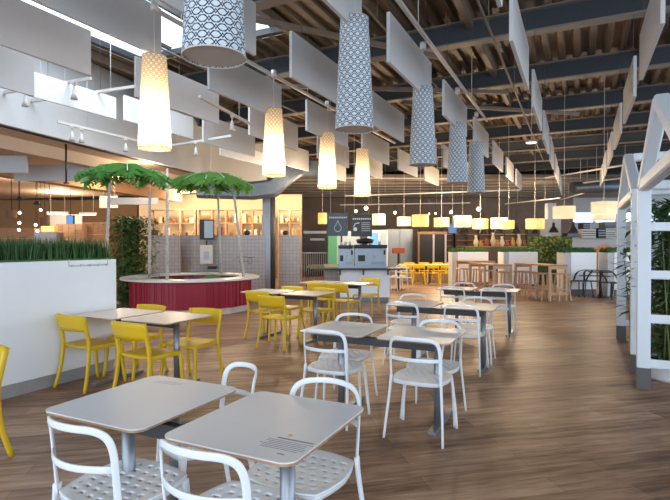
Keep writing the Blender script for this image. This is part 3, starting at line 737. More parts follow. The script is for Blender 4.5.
# ---- small track spots
def make_spot(warm):
    t = empty('track_spot', (0, 0, 0), 0, 'x', 'spotlight')
    MB().box((0, 0, -.02), (.05, .11, .05)).build('adapter', rail_m, t); MB().tube((0, 0, -.04), (0, 0, -.13), .012, n=8).build('stem', rail_m, t)
    sp = MB(); sp.lathe([(.018, -.11), (.028, -.13), (.035, -.2), (.062, -.30), (.058, -.30), (.03, -.2), (.018, -.13)], n=16); sp.build('lamp_head', rail_m, t)
    MB().tube((0, 0, -.285), (0, 0, -.28), .05, n=14).build('lens', warm, t)
    return t
SU = {'n': 0}; SP = make_spot(diffuser)
def spot(x, y, z, label, group='small white spotlights by the bulkhead'): return place(SP, SU, (x, y, z - .02), R(25), label, group)
zt = 4.35
def GT(px, py, z): return W(px, DP(py, z))
tr = [((-6, 95), (92, 79)), ((10, 105), (150, 85)), ((58, 122), (160, 146))]
ZT = [4.4, 4.4, 3.95]
for i, ((ax, ay), (bx_, by)) in enumerate(tr):
    p, q = GT(ax, ay, ZT[i]), GT(bx_, by, ZT[i]); track(p, q, ZT[i], ['white lamp track crossing high at the photo edge', 'white lamp track crossing just below the first one', 'white lamp track along the foot of the bulkhead'][i])
for i, (t_, f_, lb) in enumerate(((0, .35, 'first on the upper crossing track'), (0, .84, 'second on the upper crossing track'), (1, .06, 'first on the lower crossing track'), (1, .62, 'second on the lower crossing track'), (2, .12, 'first on the track along the bulkhead foot'), (2, .2, 'second on the track along the bulkhead foot'), (2, .62, 'third on the track along the bulkhead foot'))):
    (ax, ay), (bx_, by) = tr[t_]; p, q = GT(ax, ay, ZT[t_]), GT(bx_, by, ZT[t_]); spot(p[0] + (q[0] - p[0]) * f_, p[1] + (q[1] - p[1]) * f_, ZT[t_], 'small white cone spotlight, ' + lb)
p, q = GT(200, 97, 4.0), GT(250, 124, 4.0); track(p, q, 4.0, 'short white lamp track in front of the white baffles')
spot(p[0] + (q[0] - p[0]) * .6, p[1] + (q[1] - p[1]) * .6, 4.0, 'small white cone spotlight on the short track before the baffles')
p, q = GT(164, 147, 3.9), GT(232, 136, 3.9); track(p, q, 3.9, 'white lamp track between the first two glowing shades')
spot(p[0] + (q[0] - p[0]) * .5, p[1] + (q[1] - p[1]) * .5, 3.9, 'small white cone spotlight between the first two glowing shades')

# ================================================================== FAR HALL
# far tracks with bright bulbs
FT = [((338, 178), (470, 179), 4.4, 'fourth beyond'), ((345, 196), (520, 190), 4.1, 'a'), ((545, 178), (632, 164), 4.2, 'b'), ((583, 183), (640, 176), 4.1, 'c'), ((560, 200), (598, 189), 4.1, 'd'), ((505, 204), (560, 198), 3.9, 'e'), ((340, 205), (470, 203), 3.9, 'f')]
FL = ['far lamp track level with the smallest glowing shade', 'long far lamp track over the coffee counter', 'white lamp track rising toward the house frames', 'shorter white lamp track beside the house frames', 'white lamp track above the drum shades', 'far lamp track above the green wall', 'lowest far lamp track above the hanging signs']
for (a, c_, z, _), lb in zip(FT, FL):
    track(GT(a[0], a[1], z), GT(c_[0], c_[1], z), z, lb)
def bulb(px, py, D, r, label, power=0):
    x, y = W(px, D); z = CH + (HY - py) * D / F
    t = empty('bulb_lamp', (x, y, z), 0, label, 'bulb', 'bright bulbs in the far hall')
    MB().ball((0, 0, 0), r, 8).build('bulb', bulb_m, t); top = ZD - z if r > 0 else 1
    MB().tube((0, 0, r * .9), (0, 0, r + .05), r * .45, n=10).build('socket', black, t); MB().tube((0, 0, r + .05), (0, 0, min(top, ZD - z)), .005, n=6).build('cord', black, t)
    if power:
        l = bpy.data.lights.new('bulb_light', 'POINT'); l.energy = power; l.color = (1, .72, .42); l.shadow_soft_size = r
        lo = bpy.data.objects.new('bulb_light', l); COL.objects.link(lo); lo.location = (x, y, z - r - .06)
for i, (px, py, D, r, pw_) in enumerate(((356, 211, 18, .05, 120), (366, 208, 17, .065, 160), (395, 212.5, 19, .05, 120), (435.5, 213.5, 21, .04, 0), (451, 212, 18, .05, 160), (478.5, 209, 18, .065, 160), (429, 214, 24, .035, 0))):
    bulb(px, py, D, r, 'bright warm bulb hanging in the far hall, %s counted from the hanging signs' % ORD[i], pw_)
# bare point lights added for warm pools in the far hall, no fixtures
for i, (px, D, z, e) in enumerate(((300, 15, 3.3, 150), (520, 17, 3.1, 240), (600, 17.5, 3.0, 170), (440, 24, 3.2, 380), (230, 21.5, 3.4, 230), (180, 22, 3.4, 230), (290, 22, 3.4, 200), (60, 22, 3.4, 420), (110, 17, 3.5, 180), (20, 17, 3.4, 260), (360, 26, 3.2, 300), (150, 14, 3.6, 110), (540, 26, 3.2, 300))):
    x, y = W(px, D); l = bpy.data.lights.new('warm_pool_fill', 'POINT'); l.energy = e * .62; l.color = (1, .76, .50); l.shadow_soft_size = .12
    lo = bpy.data.objects.new('warm_pool_fill', l); COL.objects.link(lo); lo.location = (x, y, z)

mb = MB(); vs = []
for z in (4.85, 5.0):
    for px, D in ((262, 25), (640, 25), (640, 35.5), (262, 35.5)): vs.append(W(px, D) + (z,))
mb.add(vs, [(3, 2, 1, 0), (4, 5, 6, 7), (0, 1, 5, 4), (1, 2, 6, 5), (2, 3, 7, 6), (3, 0, 4, 7)])
far_ceil = mat('dusty_far_ceiling', (.17, .145, .125), .8, noise=.3, nscale=.6); far_slat = mat('dusty_far_slat', (.24, .21, .18), .7, noise=.3, nscale=.6)
struct(mb, 'ceiling_far', far_ceil)
for k in range(7):
    p, q = W(262, 25.6 + 1.4 * k), W(640, 25.6 + 1.4 * k); c = ((p[0] + q[0]) / 2, (p[1] + q[1]) / 2)
    mb = MB(); mb.box((c[0], c[1], 4.80), (math.dist(p, q), .16, .10), YAW); struct(mb, 'trim_%d' % (60 + k), far_slat)
# ---- drum shades
def drum(px0, px1, py0, py1, D, yel, label, tier=False):
    x, y = W((px0 + px1) / 2, D); r = (px1 - px0) / 2 / F * D; z0 = CH + (HY - py1) * D / F; z1 = CH + (HY - py0) * D / F
    t = empty('drum_lamp', (x, y, 0), 0, label, 'lamp', 'cream drum lamps in the far hall')
    MB().lathe([(r, z0), (r, z1)], n=28).build('lamp_shade', drum_y if yel else drum_m, t)
    if tier: MB().lathe([(r * .88, z0 - .16), (r * .88, z0 - .01)], n=28).build('lower_shade', drum_m, t)
    MB().tube((0, 0, z0 + .05), (0, 0, ZD + .02), .006, n=6).build('cord', rail_m, t)
    MB().ball((0, 0, (z0 + z1) / 2), min(.04, r * .2), 6).build('bulb', bulb_cool, t)
    l = bpy.data.lights.new('drum_light', 'POINT'); l.energy = 4.6 * (r / .3) ** 2; l.color = (1, .80, .54); l.shadow_soft_size = .06
    lo = bpy.data.objects.new('drum_light', l); COL.objects.link(lo); lo.location = (x, y, (z0 + z1) / 2 - .07)
DR = [(318, 327, 213, 224, 20, 1), (372, 385.5, 214, 225, 20, 0), (397, 411, 217, 226, 20, 0), (412, 428.5, 215, 226.5, 18, 1), (434, 449, 218, 227, 19, 1), (454, 471, 216, 227, 17.5, 0), (472.5, 488, 219, 229, 18.5, 1), (491, 507, 218, 229, 18, 0), (503, 514, 220.5, 229, 17, 1), (526, 543.5, 219, 229, 17.5, 1), (553.5, 574.5, 206.5, 218.5, 13.5, 0), (592, 615.5, 202, 214, 12.5, 0)]
DN = ['partly behind the first hanging sign', 'right beside the second hanging sign', 'third along the row from the hanging signs', 'with yellow patches, fourth along the row', 'half yellow, fifth along the row', 'pale, sixth along the row', 'seventh along the row with yellow half', 'eighth along the row', 'small yellow one tucked against the eighth', 'over the green wall, tenth along the row', 'large one hanging over the wooden bar tables', 'two-tiered, largest, hanging beside the white house frames']
for i, (a, c_, y0, y1, D, yel) in enumerate(DR): drum(a, c_, y0, y1, D, yel, 'cream drum lamp shade, ' + DN[i], i == 11)
# ---- black dome pendants
def dome(px, y0, y1, D, label):
    x, y = W(px, D); z0 = CH + (HY - y1) * D / F; z1 = CH + (HY - y0) * D / F; h = z1 - z0; r = h * .48
    t = empty('dome_pendant', (x, y, 0), 0, label, 'lamp', 'black dome pendants over the kitchen counter')
    MB().lathe([(r * .25, z1), (r * .3, z0 + h * .62), (r * .55, z0 + h * .45), (r * .95, z0 + h * .1), (r, z0), (r * .92, z0), (r * .5, z0 + h * .42), (r * .2, z0 + h * .6)], n=20).build('lamp_shade', black, t)
    MB().tube((0, 0, z1 - .02), (0, 0, ZD + .02), .005, n=6).build('cord', black, t)
for i, (px, y0, y1, D) in enumerate(((462.5, 225, 234.5, 21), (483.5, 224.5, 234, 21), (499, 223, 232.5, 21), (516, 223, 233, 21), (535, 225.5, 233.5, 21.5), (553.5, 222.5, 232.5, 22), (573, 222, 233, 21))):
    dome(px, y0, y1, D, 'black bell-shaped pendant, %s from the coffee counter side' % ORD[i])

# ---- round column, duct and tile screens
cq = W(271.5, 16.8); cl = MB(); cl.tube((cq[0], cq[1], 0), (cq[0], cq[1], 4.0), .13, n=28); struct(cl, 'trim_50', dark_steel); 
cq2 = W(268, 16.7); cl = MB(); cl.box((cq2[0] - .05, cq2[1] + .0, 1.7), (.26, .16, 3.4), YAW); struct(cl, 'trim_51', steel)
dt = empty('air_duct', W(262, 15.8) + (0,), YAW, 'grey galvanised duct bending beside the dark column top', 'duct')
MB().sweep([(-2.0, 0, 3.25), (-.3, 0, 3.2), (.35, 0, 3.28), (.75, 0, 3.65), (1.15, .3, 3.95), (2.2, .5, 4.0)], .55, .42, (0, 1, 0)).build('duct_body', duct_m, dt)
m_ = MB()
for x in (-1.6, .1): m_.tube((x, 0, 3.4), (x, 0, ZD), .01, n=6)
m_.build('hanging_rod', rail_m, dt)
def screen_wall(name, px0, px1, D, z1, m, label, dep=.12, ang=None):
    p = Vector(W(px0, D)); a = A2 if ang is None else ang
    # intersect the ray of px1 with the wall line
    d_ = Vector((cos(a), sin(a))); cx = (px1 - 335) / F; r_ = Vector((cx * CC - SS, cx * SS + CC))
    den = d_.x * r_.y - d_.y * r_.x; tt = (p.y * r_.x - p.x * r_.y) / den; L_ = abs(tt)
    t = empty(name, (p.x, p.y, 0), a, label, 'partition')
    MB().box((L_ / 2, dep / 2, z1 / 2), (L_, dep, z1)).build('panel', m, t); MB().box((L_ / 2, dep / 2, z1 + .012), (L_, dep + .02, .024)).build('top_rail', steel, t)
    return t, L_
screen_wall('tiled_screen', 152, 180, 16.0, CH + 9 * 16 / F, tilew, 'brown-grey tiled screen wall beside the bushy plant', ang=YAW)
sw, L_ = screen_wall('tiled_screen', 178.5, 265, 16.6, CH + 9 * 16.6 / F, tile, 'wide grey tiled screen wall behind the red play counter', ang=YAW)
MB().box((.25, -.02, .55), (.3, .03, 1.1)).build('access_panel', tilew, sw)
sw2, _ = screen_wall('tiled_screen', 279, 300, 17.4, CH + 8.5 * 17.4 / F, tile, 'short grey tiled screen end beside the dark column', .5, ang=YAW)
# dispenser and wall screen mounted on the tiles
def onwall(name, px0, px1, py0, py1, D, m, label, cat, dep=.08, kidsf=None):
    x, y = W((px0 + px1) / 2, D); w_ = (px1 - px0) / F * D; z0 = CH - (py1 - HY) * D / F; z1 = CH - (py0 - HY) * D / F
    t = empty(name, (x, y, z0), YAW, label, cat); MB().box((0, 0, (z1 - z0) / 2), (w_, dep, z1 - z0)).build('body', m, t, .01)
    return t, w_, z1 - z0
t, a, h = onwall('wall_monitor', 200, 214, 219.5, 239.5, 16.3, black, 'grey wall monitor standing above the tiled screen', 'monitor', .1)
MB().box((a * .15, -.055, h * .5), (a * .62, .012, h * .86)).build('screen', screen_m, t)
MB().box((0, .12, -.1), (.08, .06, h)).build('bracket', steel, t)
t, a, h = onwall('soap_dispenser', 200.5, 212.5, 245, 264, 16.35, rail_m, 'white dispenser box on the grey tiled screen', 'dispenser', .14)
MB().box((a * .05, -.075, h * .45), (a * .45, .012, h * .4)).build('window', screen_m, t); MB().tube((0, 0, h), (0, 0, h + .14), .02, n=8).build('neck', black, t)
t, a, h = onwall('tray_shelf', 208, 217, 266.2, 269, 16.3, black, 'small black tray under the white dispenser', 'tray', .2)
t = empty('bicycle_rack', W(246, 16.2) + (.98,), YAW, 'thin black wire bicycle-shaped rack on the tiled screen', 'rack'); m_ = MB()
for cx_ in (-.13, .13):
    for k in range(14):
        a0, a1 = 2 * pi * k / 14, 2 * pi * (k + 1) / 14; m_.tube((cx_ + .085 * cos(a0), 0, .085 * sin(a0)), (cx_ + .085 * cos(a1), 0, .085 * sin(a1)), .006, n=5)
m_.build('wheel', blackmetal, t); m_ = MB(); m_.sweep(spline([(-.29, 0, .12), (-.1, 0, .15), (.1, 0, .12), (.29, 0, .13)]), .014, .014); m_.tube((-.13, 0, 0), (.13, 0, 0), .006, n=5); m_.tube((-.1, .01, .1), (-.1, .35, .1), .006, n=5); m_.build('frame', blackmetal, t)
for i, (px, D) in enumerate(((247, 16.7), (285.5, 17.5))):
    z = CH + 9 * D / F + .03; t = empty('table_globe', W(px, D) + (z,), 0, ['small black bowl on top of the wide tiled screen', 'small black bowl on top of the tiled screen end'][i], 'bowl')
    MB().lathe([(.02, .0), (.07, .0), (.11, .06), (.10, .12), (.04, .155), (.001, .16)], n=20).build('bowl', black, t)

# ---- coffee counter with machines
co_ = W(340, 13.4); ct = empty('coffee_counter', (co_[0], co_[1], 0), YAW + R(2), 'white coffee counter with dark worktop and overhanging ends', 'counter')
cw = 50 / F * 13.4
MB().box((cw / 2, .35, .47), (cw, .7, .74)).build('front_panel', white_panel, ct, .005)
MB().box((cw / 2, .35, .05), (cw - .06, .64, .1)).build('kick_plate', steel, ct)
MB().box((-.20, 1.25, .45), (.40, 2.3, .9)).build('side_panel', tilew, ct)
MB().box((.45, .15, .865), (2.5, .95, .035)).build('worktop', blackmetal, ct); MB().box((-.42, 1.5, .865), (.95, 2.2, .035)).build('worktop', blackmetal, ct)
m_ = MB()
for x in (.0, .62, 1.28): m_.box((x, -.02, .78), (.035, .1, .16)); m_.box((x, -.12, .83), (.03, .25, .03))
m_.build('bracket', dark_steel, ct)
MB().box((.62, .02, .89), (1.34, .05, .09)).build('glass_ledge', grey_steel, ct)
def machine(px0, px1, py0, py1, D, label, cat='coffee machine'):
    x, y = W(px0, D); w_ = (px1 - px0) / F * D; h = (270 - py0) / F * D
    t = empty('coffee_machine', (x, y, .884), YAW, label, cat); 
    MB().box((w_ / 2, .3, h * .42), (w_, .5, h * .84)).build('body', grey_steel, t, .02)
    MB().box((w_ / 2, .26, h * .9), (w_ * 1.02, .56, h * .14)).build('top_tray', black, t, .01)
    for k in range(3): MB().tube((w_ * (.2 + .3 * k), .25, h * .96), (w_ * (.2 + .3 * k), .25, h * 1.12), .035, n=12).build('cup_stack', rail_m, t)
    MB().box((w_ * .22, .045, h * .40), (w_ * .22, .012, h * .26)).build('panel', black, t); MB().box((w_ * .72, .045, h * .2), (w_ * .42, .012, h * .1)).build('drip_grille', steel, t)
    MB().tube((w_ * .62, .03, h * .62), (w_ * .62, .03, h * .42), .018, n=8).build('steam_pipe', rail_m, t); MB().tube((w_ * .93, .03, h * .75), (w_ * .93, .03, h * .55), .022, n=8).build('handle', black, t)
    return t
machine(338.5, 353, 247, 270, 13.75, 'grey coffee machine at the plant side of the counter'); machine(354.5, 387, 246.5, 270, 13.7, 'wide grey espresso machine in the middle of the coffee counter')
t = empty('grinder_hopper', W(365, 14.05) + (1.62,), YAW, 'dark object lying across the top of the espresso machine', 'hopper'); m_ = MB(); m_.lathe([(.02, -.09), (.22, -.07), (.26, .03), (.1, .07), (.001, .075)], n=16); m_.build('body', black, t)
# ---- hanging signs
def sign(px0, px1, py0, py1, D, m, label, kind):
    x, y = W((px0 + px1) / 2, D); w_ = (px1 - px0) / F * D; z0 = CH + (HY - py1) * D / F; h = (py1 - py0) / F * D
    t = empty('hanging_sign', (x, y, z0), YAW, label, 'sign', 'menu boards over the coffee counter'); MB().box((0, 0, h / 2), (w_, .03, h)).build('board', m, t)
    for s in (-.35, .35): MB().tube((w_ * s, 0, h), (w_ * s, 0, ZD - z0 + .02), .005, n=6).build('hanging_wire', rail_m, t)
    m_ = MB()
    for k in range(9): m_.box((-w_ * .4 + w_ * .1 * k + .005, -.018, h * .80), (w_ * .065, .004, h * .065))
    m_.build('heading', sign_ink, t)
    m_ = MB()
    if kind == 0:
        P_ = [(.085 * sin(a) * (1 if True else 0), .14 + .085 * -cos(a)) for a in [2 * pi * k / 24 for k in range(25)]]
        pts = []
        for k in range(29):
            a = -pi * .30 + (2 * pi - pi * .4) * k / 28 - pi / 2 * 0; a = pi / 2 + R(35) + (2 * pi - R(70)) * k / 28
            pts.append((.095 * cos(a) * w_ / .56, -.02, h * .34 + .095 * sin(a) * w_ / .56))
        pts = [(0, -.02, h * .34 + .21 * w_ / .56)] + pts + [(0, -.02, h * .34 + .21 * w_ / .56)]
        m_.sweep(pts, .012, .004, (0, 1, 0)); m_.build('drop_symbol', sign_ink, t)
    else:
        m_.sweep([(-w_ * .1, -.02, h * .62), (-w_ * .3, -.02, h * .58), (-w_ * .38, -.02, h * .42)], .02, .004, (0, 1, 0)); m_.tube((-w_ * .3, -.022, h * .33), (-w_ * .3, -.016, h * .33), .05, n=16)
        for k in range(5): m_.box((w_ * .2, -.018, h * (.62 - .09 * k)), (w_ * .42, .004, h * .018))
        m_.build('picture_and_lines', sign_ink, t)
sign(327.5, 348, 213, 236, 13.2, slate_sign, 'slate blue hanging board with a white water drop outline', 0)
sign(351, 372, 214.5, 236.5, 13.2, sign_dark, 'charcoal hanging board with lines of small print', 1)

# ---- market hall behind: cream wall, open shelves, goods
wall_between('wall_market', W(140, 24), W(302, 24), 0, 3.9, warm_wall)
def shelf_unit(px0, px1, D, label, nb, ns, z1=3.1):
    p = Vector(W(px0, D)); q = Vector(W(px1, D)); L_ = (q - p).length
    t = empty('shelf_unit', (p.x, p.y, 0), YAW, label, 'shelf', 'market shelves in warm light')
    for k in range(nb + 1): MB().box((L_ * k / nb, 0, z1 / 2), (.07, .4, z1)).build('upright', pine, t)
    for k in range(ns): MB().box((L_ / 2, 0, 1.3 + (z1 - 1.3) * k / (ns - 1) - .02), (L_, .4, .04)).build('shelf_board', pine, t)
    return p, L_
zz = {}
for i, (a, c_, nb, lb) in enumerate(((152, 196, 3, 'cream market shelf directly behind the birch poles'), (199, 240, 3, 'market shelf with dark rust goods beyond the tiled screen'), (242, 264, 2, 'pale market shelf between the screens and dark column'), (279, 301, 2, 'pale market shelf on the far side of the dark column'))):
    p, L_ = shelf_unit(a, c_, 22.8, lb, nb, 4)
    n = 7 if i < 2 else 4
    for lev in range(3):
        for k in range(n):
            x = L_ * (k + .5) / n; z = 1.3 + .6 * lev; r_ = random.random()
            hh = random.uniform(.18, .42); ww = L_ / n * random.uniform(.45, .8)
            mm_ = random.choice(itemc if i < 2 else [itemc[3], itemc[5], itemc[1]])
            nm = random.choice(['vase', 'storage_box', 'bowl', 'basket'])
            t = empty(nm, (p.x + x * CC, p.y + x * SS, z), YAW, '%s %s along the %s board, %s' % (nm.replace('_', ' '), ORD[k], ['lowest', 'middle', 'upper'][lev], ['shelf behind birch poles', 'shelf beyond tiled screen', 'shelf before dark column', 'shelf past dark column'][i]), nm.split('_')[-1], 'goods on the market shelves')
            if nm == 'storage_box': MB().box((0, 0, hh / 2), (ww, .3, hh)).build('box_body', mm_, t, .01); MB().box((0, 0, hh + .01), (ww + .02, .31, .03)).build('lid', mm_, t)
            elif nm == 'vase': MB().lathe([(.001, 0), (ww * .25, 0), (ww * .42, hh * .35), (ww * .2, hh * .8), (ww * .26, hh), (ww * .2, hh)], n=14).build('vase_body', mm_, t)
            elif nm == 'bowl': MB().lathe([(.001, 0), (ww * .2, 0), (ww * .46, hh * .5), (ww * .43, hh * .5), (ww * .18, .02), (.001, .02)], n=16).build('bowl_body', mm_, t)
            else: MB().lathe([(.001, 0), (ww * .35, 0), (ww * .45, hh * .8), (ww * .42, hh * .8), (ww * .32, .03)], n=16).build('basket_body', mm_, t); 
# left part of the hall
wall_between('wall_market_far', W(-120, 27), W(138, 27), 0, 3.9, brown_wall)
def cab(name, px0, px1, py0, D, m, label, cat, dep=.5, z0=0):
    p = Vector(W(px0, D)); L_ = (px1 - px0) / F * D; z1 = CH + (HY - py0) * D / F
    t = empty(name, (p.x, p.y, z0), YAW, label, cat); MB().box((L_ / 2, dep / 2, (z1 - z0) / 2), (L_, dep, z1 - z0)).build('body', m, t, .01); return t, L_, z1 - z0
for i, (a, c_, y0, D, m, lb) in enumerate(((56, 82, 224, 19, pine, 'pale wooden board wall section seen over the grass'), (82.5, 104, 222, 19.4, pine_dark, 'darker wooden wall section beside the bushy plant'), (-20, 34, 228, 21, pine_dark, 'long dark wooden display behind the hanging lamps'), (34, 56, 232, 18.5, steel, 'grey display block under the yellow glowing box'))):
    t, L_, h = cab('display_wall', a, c_, y0, D, m, lb, 'display')
    for k in range(1, 4): MB().box((L_ * k / 4, -.006, h / 2), (.02, .012, h * .98)).build('panel_joint', brown_wall, t)
    for k in range(3): MB().box((L_ / 2, -.02, h * (.5 + .15 * k)), (L_ * .96, .04, .03)).build('rail', pine, t)
t, L_, h = cab('glowing_sign_box', 41, 55, 226, 17.5, drum_y, 'yellow glowing box lamp above the grass', 'lamp', .2, CH + (HY - 232) * 17.5 / F)
MB().box((L_ / 2, -.012, h / 2), (L_ * .9, .02, h * .8)).build('glow_panel', emis('yellow_glow', (1, .58, .16), 1.4), t); MB().tube((L_ / 2, .1, h), (L_ / 2, .1, 3.82 - t.location.z), .01, n=6).build('cord', black, t)
t, L_, h = cab('blue_light_box', 67, 73, 216, 21, bluebox, 'small blue backlit box on the far market wall', 'sign', .1, CH + (HY - 224) * 21 / F); MB().box((L_ / 2, .06, h / 2), (L_ + .06, .08, h + .06)).build('frame', black, t); MB().tube((L_ / 2, .06, h), (L_ / 2, .06, 3.82 - t.location.z), .01, n=6).build('hanging_rod', black, t)
t, L_, h = cab('pale_wall_panel', 49, 82, 215, 24, plaster, 'pale grey wall panel under the strip lights', 'panel', .1, 1.4); MB().box((L_ / 2, -.01, h), (L_, .04, .05)).build('top_rail', rail_m, t)
for i, (a, c_, py, D) in enumerate(((48, 68, 214.3, 18), (80, 96, 215, 18), (108, 158, 203, 15))):
    p = Vector(W(a, D)); L_ = (c_ - a) / F * D; z = CH + (HY - py) * D / F
    t = empty('strip_light', (p.x, p.y, z), YAW, ['tube-shaped strip light above the pale wall panel', 'shorter strip light beside the yellow wall', 'long white strip light box behind the leaf canopy'][i], 'light')
    MB().box((L_ / 2, 0, .05), (L_, .12, .08 if i < 2 else .2)).build('housing', rail_m, t); MB().box((L_ / 2, -.0, -.0), (L_ * .96, .08, .03)).build('tube', bulb_cool, t)
    for s in (.15, .85): MB().tube((L_ * s, 0, .08), (L_ * s, 0, 3.85 - z), .006, n=6).build('hanging_rod', rail_m, t)
# hanging market lamps with bare bulbs
for i, (px, py, D, kind) in enumerate(((12, 214, 15, 1), (20, 200, 15, 0), (37, 204.5, 15, 0), (45, 221, 15.5, 1), (11.5, 212, 16, 2), (20, 212, 16, 2), (19.5, 222, 16, 2), (36, 224, 16, 2), (19, 229, 16, 2), (37.5, 230, 16, 2), (41, 209, 16, 2))):
    x, y = W(px, D); z = CH + (HY - py) * D / F; kn = ['flat black', 'dark brown drum', 'bare bulb'][kind]
    t = empty('market_lamp', (x, y, z), 0, '%s lamp of the market cluster, %s of the cluster from the photo edge' % (kn, ORD[i]), 'lamp', 'market lamps hanging over the grass planter')
    if kind == 0: MB().lathe([(.02, .1), (.05, .08), (.11, .0), (.1, 0)], n=16).build('lamp_shade', black, t)
    elif kind == 1: MB().lathe([(.14, -.12), (.14, .10)], n=18).build('lamp_shade', itemc[4], t)
    else: MB().ball((0, 0, -.03), .045, 7).build('bulb', bulb_m, t)
    MB().tube((0, 0, .0), (0, 0, 3.85 - z), .006, n=6).build('cord', black, t)
# hanging white panels below the soffit
for i, (a, c_, y0, y1, D) in enumerate(((-30, 28, 156, 173, 12.2), (15, 98, 165, 181, 13.5), (100, 118, 196, 208, 18))):
    p = Vector(W(a, D)); L_ = (c_ - a) / F * D; z0 = CH + (HY - y1) * D / F; z1 = CH + (HY - y0) * D / F
    t = empty('ceiling_banner', (p.x, p.y, 0), YAW, ['blank white hanging banner at the photo edge under the soffit', 'long blank pale banner hanging under the soffit', 'small white banner behind the leaf canopy'][i], 'banner')
    MB().box((L_ / 2, 0, (z0 + z1) / 2), (L_, .06, z1 - z0)).build('panel', baffle_m, t)
    for s in (.2, .8): MB().tube((L_ * s, 0, z1), (L_ * s, 0, max(3.85, z1 + .02)), .006, n=6).build('hanging_wire', rail_m, t)
# hanging black rod and dark rails under soffit
m_ = MB(); x, y = W(66.5, 11.5); m_.tube((x, y, 2.92), (x, y, 3.82), .022, n=8); m_.tube((x, y, 2.90), (x, y, 2.93), .06, n=12); tag(m_.build('ceiling_rod', black, None), 'black vertical rod hanging from the soffit over the grass', 'rod')

# ---- right: planters with hedge tops
def hedge_planter(px0, px1, ytop, ybase, side, label, skirt_h=.18, dep=.5):
    D = CH * F / (ybase - HY); p = Vector(W(px0, D)); q = Vector(W(px1, D)); L_ = (q - p).length; a = YAW + R(3); zt_ = CH - (ytop - HY) * D / F
    t = empty('hedge_planter', (p.x, p.y, 0), a, label, 'planter', 'white planters with clipped hedges')
    MB().box((L_ / 2, dep / 2, zt_ / 2 + skirt_h / 2), (L_, dep, zt_ - skirt_h)).build('body', white_panel, t, .006)
    MB().box((L_ / 2, dep / 2, skirt_h / 2), (L_ - .02, dep - .02, skirt_h)).build('skirting', sleeve, t)
    MB().box((-side / 2, dep / 2 + .02, zt_ / 2), (side, dep, zt_ - .01)).build('end_panel', plaster, t)
    g_ = MB(); grass(g_, -side, L_, .03, dep - .03, zt_ - .01, 1300, .08, .19, .012, .05); g_.box((L_ / 2 - side / 2, dep / 2, zt_ + .03), (L_ + side - .06, dep - .08, .1)); tag(g_.build('hedge', grassm, t), kind='stuff')
hedge_planter(458, 489, 252, 287.5, .2, 'white hedge planter farthest along, behind the small pine bar table')
hedge_planter(509, 538.5, 252, 289.5, .18, 'white hedge planter behind the wooden bar tables')
hedge_planter(571, 597.5, 252.5, 295.5, .17, 'white hedge planter behind the black chairs')
hedge_planter(614.5, 640, 252.5, 296, .19, 'white hedge planter half hidden by the white posts')
# ---- green moss wall
p = Vector(W(529, 19)); L_ = 43 / F * 19; t = empty('moss_wall', (p.x, p.y, 0), YAW, 'green moss-covered wall panel between two hedge planters', 'wall panel')
MB().box((L_ / 2, .1, .9), (L_, .2, 1.86)).build('panel', moss_dark, t)
m_ = MB()
for k in range(150): m_.ball((random.uniform(.03, L_ * .98), .0, random.uniform(.9, 1.80)), random.uniform(.03, .06), 5)
m_.build('moss', moss, t); m_ = MB()
for k in range(30): m_.ball((random.uniform(L_ * .45, L_ * .95), -.07, random.uniform(.7, 1.6)), random.uniform(.05, .10), 5)
m_.build('fern_tuft', moss_dark, t)
# ---- woven cane pod
t = empty('cane_pod', W(604.5, 18) + (0,), YAW, 'rust-brown domed cane chair back behind the planters', 'chair')
m_ = MB(); m_.lathe([(.34, .45), (.38, .8), (.36, 1.15), (.27, 1.38), (.12, 1.49), (.001, 1.52)], n=24); m_.build('canopy', terracotta, t); m_ = MB(); m_.lathe([(.30, 0), (.32, .05), (.34, .45), (.001, .45)], n=24); m_.build('base', terracotta, t); MB().box((0, -.36, 1.0), (.3, .06, .35)).build('cushion', rail_m, t)

# ---- pine bar tables and stools
def bar_table(o, L_, Wd, H, label, grp='tall pine bar tables'):
    t = empty('bar_table', (o[0], o[1], 0), A2, label, 'table', grp); 
    MB().box((Wd / 2, L_ / 2, H - .02), (Wd, L_, .04)).build('tabletop', pine_dark, t, .004)
    for y in (.03, L_ - .03):
        for x in (.035, Wd - .035): MB().box((x, y, (H - .04) / 2), (.055, .055, H - .04)).build('leg', pine, t)
        MB().box((Wd / 2, y, .2), (Wd - .12, .04, .06)).build('stretcher', pine, t); MB().box((Wd / 2, y, H - .08), (Wd - .12, .04, .08)).build('apron', pine, t)
    return t
def make_stool():
    t = empty('bar_stool', (0, 0, 0), 0, 'x', 'stool'); MB().box((0, 0, .72), (.34, .30, .035)).build('seat', pine, t, .01)
    for sx in (-1, 1):
        for sy in (-1, 1): MB().bar((sx * .12, sy * .10, .705), (sx * .17, sy * .15, 0), .036, .036, (0, 1, 0)).build('leg', pine, t)
    for s in (-1, 1): MB().bar((-.145, s * .127, .30), (.145, s * .127, .30), .022, .03).build('stretcher', pine, t); MB().bar((s * .150, -.13, .22), (s * .150, .13, .22), .022, .03).build('stretcher', pine, t)
    return t
o1 = G(549.5, 301.5); bar_table(o1, 1.65, .56, .97, 'tall pine bar table standing closest to the open aisle')
o2 = G(494, 298.5); bar_table(o2, 1.5, .58, .95, 'tall pine bar table behind the farthest white chairs')
o3 = W(470, 16.1); bar_table(o3, 1.0, .9, .98, 'small dark-topped bar table before the farthest hedge planter')
ST = make_stool(); SU2 = {'n': 0}
